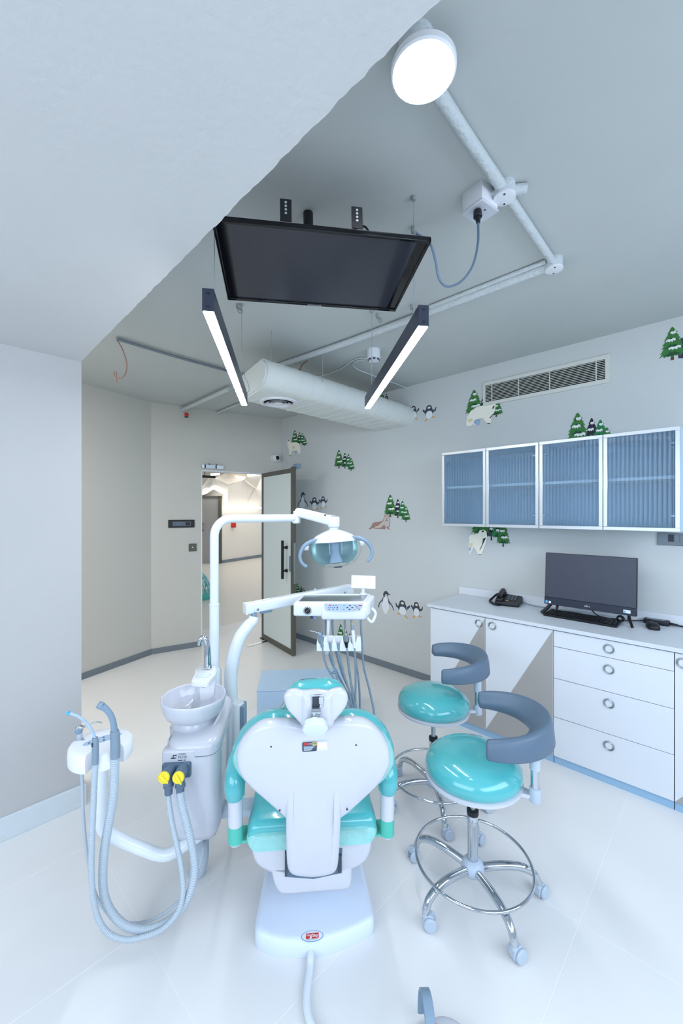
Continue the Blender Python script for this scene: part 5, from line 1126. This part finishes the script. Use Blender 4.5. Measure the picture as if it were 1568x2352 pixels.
t = hose('saliva_ejector', 'thin grey saliva ejector with clear bent tip in the console front notch',
     [(219, 1752), (217, 1790), (214, 1860), (211, 1930), (210, 2000), (214, 2060), (226, 2110), (248, 2143), (285, 2158), (330, 2152), (375, 2132), (408, 2095), (420, 2050), (417, 2000), (407, 1945), (395, 1890), (388, 1845), (386, 1816)],
     [(0, 1.36), (.4, 1.43), (.62, 1.46), (1, 1.53)], .0100, .0075,
     [('handle', [(219, 1755, 1.36), (219, 1725, 1.36), (219, 1705, 1.36), (218, 1694, 1.36)], [.0098, .0108, .0105, .0085], 'hose_dark', 0), ('tip_cap', [(160, 1637, 1.33), (155, 1639, 1.33)], .006, 'sticker_blue', 0), ('clear_tube', [(218, 1694, 1.36), (210, 1676, 1.355), (197, 1659, 1.35), (180, 1646, 1.34), (160, 1638, 1.33)], .0045, 'panel_blue', 0)])
obj('lever', cyl(B(), at(212, 1707, 1.35), at(212, 1716, 1.35), .003, 8, .001), 'ink', t, V)
t = hose('console_syringe', 'grey air and water syringe with bent steel nozzle in the console left notch',
     [(183, 1700), (186, 1740), (189, 1800), (191, 1870), (197, 1940), (206, 2000), (218, 2050), (240, 2090), (275, 2115), (310, 2121), (355, 2110), (400, 2080), (436, 2040), (458, 1990), (468, 1945), (470, 1925)],
     [(0, 1.47), (.5, 1.50), (.8, 1.56), (1, 1.70)], .0056, 0,
     [('handle', [(183, 1702, 1.47), (183, 1690, 1.47), (182, 1684, 1.47)], [.0085, .0095, .0095], 'hose_grey', 0), ('head', [(182, 1686, 1.47), (181, 1677, 1.47), (181, 1668, 1.47)], [.009, .0135, .008], 'slate_light', 0), ('nozzle', [(184, 1672, 1.47), (200, 1667, 1.475), (219, 1659, 1.485), (234, 1660, 1.49)], [.005, .0035, .0028, .0022], 'chrome', 0)])
bm = B(); cyl(bm, at(174, 1674, 1.465), at(180, 1669, 1.465), .006, 12, .002); cyl(bm, at(182, 1669, 1.46), at(190, 1672, 1.46), .0075, 12, .002); obj('button', bm, 'chrome', t, V)

# ================================================================ stools
def stool(L, D, a0, zs, bc, phi, a1, a2, zb, pang, label):
    s = thing('operator_stool', label, 'stool', (L, D, 0), V, 'teal stools beside the treatment chair')
    S_ = V @ Matrix.Translation((L, D, 0)); R0 = .265
    for k in range(5):
        a = math.radians(a0+72*k); u = Vector((math.cos(a), math.sin(a), 0)); w = Vector((-u.y, u.x, 0))
        prof = [(.028, .108), (.08, .118), (.15, .124), (.205, .118), (.245, .098), (.262, .070), (.265, .052)]
        P = catmull([u*r+Vector((0, 0, z)) for r, z in prof], 5); rings = []
        for i, p in enumerate(P):
            t = (P[min(i+1, len(P)-1)]-P[max(i-1, 0)]).normalized(); n = w.cross(t).normalized(); q_ = i/(len(P)-1)
            hw = .0165-.003*q_; hh = .017-.004*q_
            rings.append([p+w*(hw*math.cos(2*PI*j/14))*(1 if True else 1)+n*(hh*(abs(math.sin(2*PI*j/14))**.8)*(1 if math.sin(2*PI*j/14) > 0 else -1)) for j in range(14)])
        lg_ = obj('leg', loft(B(), rings), 'chrome', s, S_, 60)
        cw = u*.265; ca = a+math.radians((37, -25, 60, 140, 100)[k]); cu_ = Vector((math.cos(ca), math.sin(ca), 0)); cv = Vector((-cu_.y, cu_.x, 0))
        c0 = cw+cu_*.016
        cm = frame3(c0+Vector((0, 0, .0265)), cu_, Vector((0, 0, 1)))
        bm = B(); cyl(bm, cw+Vector((0, 0, .043)), cw+Vector((0, 0, .056)), .0145, 16, .002)
        pillow(bm, [(.0265*math.cos(2*PI*j/24)*1.1, .0265*math.sin(2*PI*j/24)*1.1) for j in range(5, 21)]+[(-.012, -.018), (.0, -.004), (.018, .012)], [(.004, -.0125), (0, -.010), (0, .010), (.004, .0125)], cm)
        cs_ = obj('caster', bm, 'grey_plastic', s, S_, 45)
        for q_ in (-1, 1):
            bm = B(); cyl(bm, c0+cv*.012*q_+Vector((0, 0, .0255)), c0+cv*.0245*q_+Vector((0, 0, .0255)), .0255, 26, .004); obj('wheel', bm, 'grey_plastic', cs_, S_, 45)
    obj('hub', lathe(B(), [(.022, .082), (.038, .086), (.046, .10), (.046, .118), (.038, .134), (.026, .142), (.022, .143)], (0, 0, 0), 30), 'grey_plastic', s, S_, 60)
    bm = B(); torus(bm, (0, 0, .1455), .232, .0062, Matrix.Rotation(math.radians(1.0), 3, 'Y').to_4x4(), 64, 10); obj('foot_ring', bm, 'chrome', s, S_, 70)
    obj('column', lathe(B(), [(.021, .13), (.021, .285), (.0225, .288), (.0225, .33), (.021, .332)], (0, 0, 0), 28), 'chrome', s, S_, 45)
    obj('column_collar', lathe(B(), [(.023, .328), (.024, .332), (.024, .347), (.014, .350)], (0, 0, 0), 28), 'black', s, S_, 45)
    obj('gas_lift', cyl(B(), (0, 0, .34), (0, 0, zs-.015), .012, 20), 'steel', s, S_)
    obj('seat_plate', lathe(B(), [(.05, -.022), (.17, -.018), (.192, -.006), (.194, .006), (.186, .010)], (0, 0, zs), 56), 'white_gloss', s, S_, 50)
    obj('seat_cushion', lathe(B(), [(.18, .006), (.189, .016), (.193, .032), (.190, .052), (.178, .072), (.152, .090), (.11, .101), (.06, .106), (.01, .107)], (0, 0, zs), 64), 'teal_vinyl', s, S_, 80)
    C0 = Vector((bc[0], bc[1], 0)); pa = math.radians(pang); rb = .205
    pp = C0+Vector((math.cos(pa), math.sin(pa), 0))*rb
    d = Vector((pp.x, pp.y, 0)); dn = d.normalized(); w = Vector((-dn.y, dn.x, 0))
    obj('back_bracket', loft(B(), [[p+Vector((0, 0, z)) for p in (dn*.15+w*.03, dn*.15-w*.03, d-w*.014, d+w*.014)] for z in (zs-.010, zs+.004)]), 'white_gloss', s, S_, 30)
    obj('post_socket', lathe(B(), [(.021, zs-.022), (.024, zs-.016), (.0205, zs+.028), (.017, zs+.03)], (pp.x, pp.y, 0), 24), 'grey_plastic', s, S_, 45)
    obj('back_post', cyl(B(), (pp.x, pp.y, zs+.02), (pp.x, pp.y, zb-.03), .0155, 22), 'chrome', s, S_)
    obj('post_sleeve', cyl(B(), (pp.x, pp.y, zs+.10), (pp.x, pp.y, zb+.02), .0195, 24, .002), 'grey_plastic', s, S_)
    rings = []; N = 30
    for i in range(N+1):
        s_ = i/N; a = math.radians(a1+(a2-a1)*s_); u = Vector((math.cos(a), math.sin(a), 0)); k = math.sin(PI*min(1, max(0, s_)))**.8
        e = 1
        ro = .236; wi = (.056+.034*k); h = (.068+.034*k); z0_ = zb; m_ = (ro-wi*.5)
        sec = [(ro+.002, 0), (ro+.006, .006), (ro+.001, h*.55), (ro-.005, h*.86), (ro-.011, h*.97), (ro-.021, h), (ro-.032, h*.965), (ro-wi*.62, h*.80), (ro-wi*.93, h*.56), (ro-wi, h*.45), (ro-wi*.97, h*.22), (ro-wi*.88, .006), (ro-wi*.75, 0)]
        rings.append([C0+u*(m_+(r-m_)*e)+Vector((0, 0, z0_+h*.5+(z-h*.5)*e)) for r, z in sec])
    def tip(i, sgn):
        a = math.radians(a1 if i == 0 else a2); t = Vector((-math.sin(a), math.cos(a), 0))*sgn; r = R_[i]; c = sum(r, Vector())/len(r); return [[c+(p-c)*q_+t*d_ for p in r] for q_, d_ in ((.96, .004), (.86, .008), (.66, .0105))]
    R_ = rings; rings = tip(0, -1)[::-1]+rings+tip(-1, 1)
    obj('back_support', loft(B(), rings), 'slate', s, S_, 60)
stool(.545, 1.695, -4, .492, (.10, .055), 0, -113, 84, .648, -61, 'front teal operator stool, nearer to the viewer, slate blue curved back support')
stool(.505, 2.245, -19, .505, (.105, .135), 0, -108, 96, .675, -50, 'rear teal operator stool standing farther back beside the instrument tray')

# ================================================================ foot pedal at the lower frame edge
fp_ = thing('foot_pedal', 'white foot pedal with slate carrying loop at the bottom frame edge', 'foot pedal', (.30, 1.16, 0), V)
FC = Vector((.305, 1.175, 0))
obj('body', lathe(B(), [(.080, 0), (.084, .006), (.082, .03), (.072, .05), (.05, .06), (.01, .062)], FC, 44, sq=(1, .9)), 'white_gloss', fp_, V, 60)
obj('treadle', lathe(B(), [(.034, .055), (.036, .066), (.03, .073), (.008, .075)], FC+Vector((.01, -.03, 0)), 30), 'slate_light', fp_, V, 60)
L_ = []
for i in range(17):
    a = PI*i/16; L_.append((FC.y+.025+.072*math.cos(a), .022+.128*math.sin(a)**.8))
rings = []
for i, (y, z) in enumerate(L_):
    y0_, z0_ = L_[max(i-1, 0)]; y1_, z1_ = L_[min(i+1, 16)]; t = Vector((0, y1_-y0_, z1_-z0_)).normalized(); n = Vector((0, -t.z, t.y)); p = Vector((.252, y, z))
    rings.append([p+Vector((dx_, 0, 0))+n*dn_ for dx_, dn_ in ((-.013, -.004), (.013, -.004), (.015, 0), (.013, .004), (.004, .0055), (0, .003), (-.004, .0055), (-.013, .004), (-.015, 0))])
obj('carrying_loop', loft(B(), rings), 'slate_light', fp_, V, 50)
pz = Vector((.276, FC.y+.030, .062)); PM = frame3(pz, (1, 0, -.25), (0, 1, .15))
rg = obj('round_badge', disc(B(), (0, 0, -.004), .0085, PM, 24, .006), 'red', fp_, V, 0); obj('badge_face', disc(B(), (0, 0, .002), .0055, PM, 20, .0008), 'paper', rg, V, 0)
obj('cable', tube(B(), [(.36, 1.08, .02), (.42, 1.02, .008), (.5, .92, .008)], .006, 10, 6), 'grey_plastic', fp_, V)
